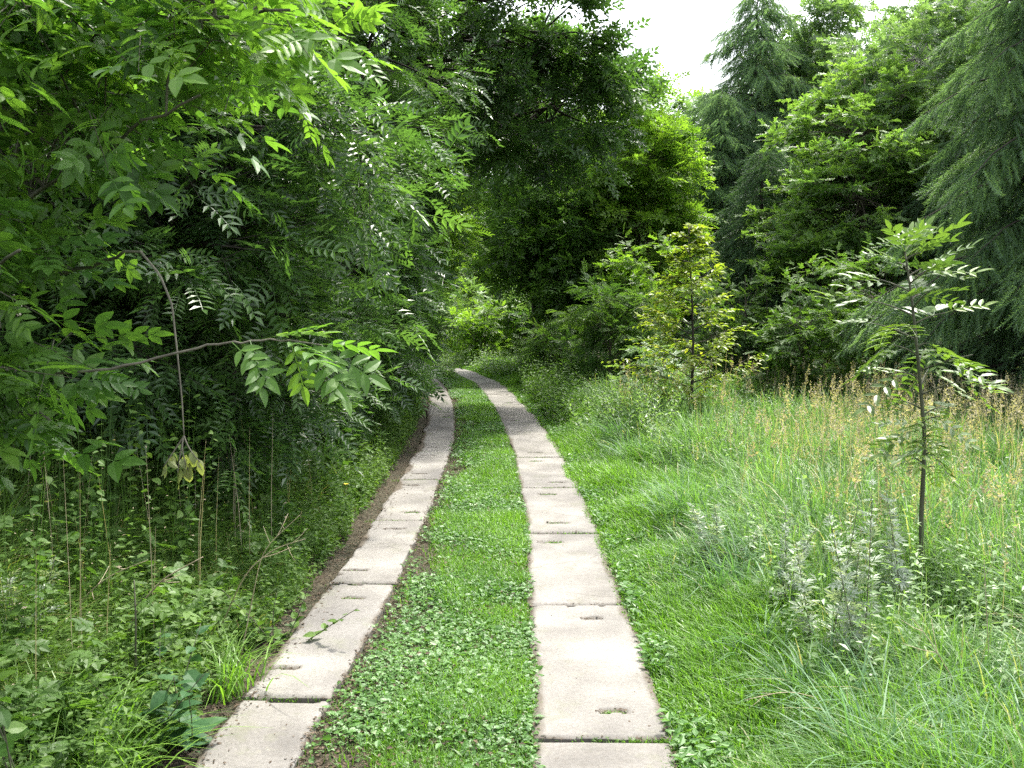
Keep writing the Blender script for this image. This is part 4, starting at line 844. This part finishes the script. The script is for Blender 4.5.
for i, (px, py, h, lab) in enumerate([(640, 452, 1.0, 'pale stalky plant at the meadow edge just left of the yellowish tree'), (618, 446, .8, 'shorter pale stalky plant next to the track side shrubs'), (662, 462, .9, 'pale stalky plant in front of the yellowish young tree'), (600, 440, .75, 'pale stalky plant nearest the wheel track')]):
    stalk_plant('stalky_plant', 720 + i, gl(px, py), h, 12, M['paleshrub'], lab, SMALL, (.06, .12), 34, .25, group=WH, up=.7)
stalk_plant('bramble', 730, gl(160, 742), .5, 7, M['bramble'], 'low dark bramble with broad leaves near the bottom left corner', BROAD, (.10, .17), 9, .24, up=.15)
stalk_plant('elder_seedling', 731, (P(20, 600, 3.3)[0], 3.3, -.02), 1.15, 3, M['front'], 'bright leaved seedling at the left edge beneath the near tree', BROAD, (.09, .13), 16, .14, tpow=.4, up=.1)
stalk_plant('herb', 732, gl(285, 640), .38, 6, M['shade'], 'leafy green herb hanging over the soil by the narrow track', BROAD, (.05, .09), 14, .2)
stalk_plant('thistle', 733, gl(30, 690), .75, 4, M['mugwort'], 'tall feathery grey green weed at the left edge', LOBED, (.06, .1), 30, .1, smat=M['greystalk'])

# dry stalks
def dry(seed, pts, rad, label, mat='drystalk', group='dry bent stalks among the left undergrowth', name='dry_stalk', side=3):
    r = np.random.default_rng(seed); P3 = np.array(pts, float); base = np.array([P3[0, 0], P3[0, 1], 0]); t = np.linspace(0, 1, 16)
    q = np.stack([np.interp(t, np.linspace(0, 1, len(P3)), P3[:, k]) for k in range(3)], 1); 
    for _ in range(3): q[1:-1] = (q[:-2] + 2 * q[1:-1] + q[2:]) / 4
    a = Acc(); a.tube(q - base, np.linspace(rad, rad * .4, 16), 5)
    for k in range(side):
        j = r.integers(7, 14); d = nrm(q[j] - q[j - 2]) * .7 + r.normal(0, .35, 3); a.tube(np.array([q[j], q[j] + d * .06, q[j] + d * .13 + (0, 0, .01)]) - base, [rad * .5, rad * .4, rad * .25], 4)
    o = a.obj(name, M[mat], None, True); o.location = tuple(base); tag(o, label, 'stalk', group)
def gp(px, py, z): # point above the ground point seen at px,py
    q = G(px, py); return (q[0], q[1], z)
dry(1, [gp(120, 660, 0), P(133, 615, 4.9), P(160, 580, 4.7), P(203, 557, 4.6)], .006, 'thick pale dry stalk slanting up to the right')
dry(2, [gp(215, 640, 0), P(245, 572, 5.1), P(275, 548, 5.0), P(305, 539, 4.9)], .004, 'thin dry stalk arching right above the herbs beside the track')
dry(3, [gp(60, 660, 0), P(80, 600, 5.0), P(110, 575, 4.8), P(148, 560, 4.7)], .004, 'short arching dry stalk left of the thick pale one')
dry(4, [gp(240, 660, 0), P(252, 600, 5.2), P(262, 550, 5.1), P(300, 515, 5.0)], .0035, 'fine dry stalk rising highest above the herbs beside the track')
dry(6, [gp(135, 700, 0), P(136, 620, 4.3), P(134, 580, 4.3)], .006, 'short upright grey stem before the thick pale stalk', mat='greystalk', side=1)
dry(7, [gp(895, 768, 0), P(840, 705, 4.2), P(790, 690, 4.1), P(745, 700, 4.0)], .0028, 'long dry grass stalk arching towards the concrete track', group='dry stalks in the meadow')
dry(8, [gp(1000, 780, 0), P(965, 700, 4.1), P(930, 640, 4.1), P(912, 618, 4.1)], .0035, 'straight dry stalk leaning left in the near meadow', group='dry stalks in the meadow')
dry(9, [gp(985, 760, 0), P(990, 680, 4.2), P(986, 600, 4.2), P(984, 560, 4.2)], .0028, 'thin upright dry stem at the right edge of the meadow', group='dry stalks in the meadow')
# blue green tufts
def tuft(seed, px, py, Ht, n, label, rad=.12, mat='meadow', group='blue green grass tufts in the meadow'):
    r = np.random.default_rng(seed); q = G(px, py); a = Acc(); x = r.normal(0, rad * .5, n); y = r.normal(0, rad * .5, n); az = r.uniform(0, 2 * pi, n)
    b0 = ground_loc(q[0], q[1]); gz0 = float(gz(np.array([q[0]]), np.array([q[1]]))[0])
    blades(a, r, x + q[0], y + q[1], Ht * r.uniform(.6, 1.1, n), r.uniform(.005, .010, n), r.uniform(.5, 1.6, n), np.clip(r.normal(.7, .2, n), 0, .96), az=az, levels=(0, .2, .4, .6, .8, 1.))
    a.V = [v - np.array([q[0], q[1], gz0]) for v in a.V]
    o = a.obj('grass_tuft', M[mat]); o.location = (q[0], q[1], gz0); tag(o, label, 'grass tuft', group)
tuft(1, 985, 762, .62, 110, 'big arching grass tuft in the bottom right corner')
tuft(2, 752, 590, .42, 120, 'pale blue green grass tuft behind the greyish mugwort', .16)
tuft(3, 1010, 640, .6, 90, 'arching grass tuft at the right edge behind the corner tuft')
LG = 'lighter grass tufts on the left bank'
tuft(4, 45, 775, .5, 170, 'yellow green grass tuft in the bottom left corner', .22, 'verge', LG)
tuft(5, 110, 790, .42, 130, 'yellow green grass tuft between the corner tuft and the bramble', .2, 'verge', LG)
tuft(6, 15, 700, .55, 120, 'tall light grass tuft at the left edge behind the corner tuft', .2, 'verge', LG)
tuft(7, 235, 690, .36, 90, 'light grass tuft close to the soil of the narrow track', .16, 'verge', LG)
tuft(8, 90, 640, .55, 100, 'tall light grass tuft beside the feathery grey green weed', .2, 'verge', LG)
# flowers
def flower(seed, px, py, hgt, mat, label, name='flower', size=.014):
    r = np.random.default_rng(seed); q = G(px, py); root = empty(name, ground_loc(q[0], q[1])); s = Acc(); s.tube(np.array([(0, 0, 0), (.005, 0, hgt * .5), (.012, 0, hgt)]), .0018, 4); s.obj('stem', M['greenbark'], root, True)
    h = Acc(); n = 11
    for k in range(n):
        a = k * 2 * pi / n; h.tile(SMALL, np.array([[.012, 0, hgt]]), np.array([[math.cos(a), math.sin(a), .35]]), np.array([[0, 0, 1.]]), size, .5)
    h.obj('petals', mat, root); tag(root, label, 'flower')
flower(1, 940, 775, .16, M['yellowflower'], 'small yellow flower low in the bottom right grass', size=.02)
flower(2, 345, 515, .3, M['yellowflower'], 'small yellow flower in the herbs beside the narrow track', size=.028)
flower(3, 196, 560, .42, M['white'], 'round whitish flower head under the hanging twig', size=.03)
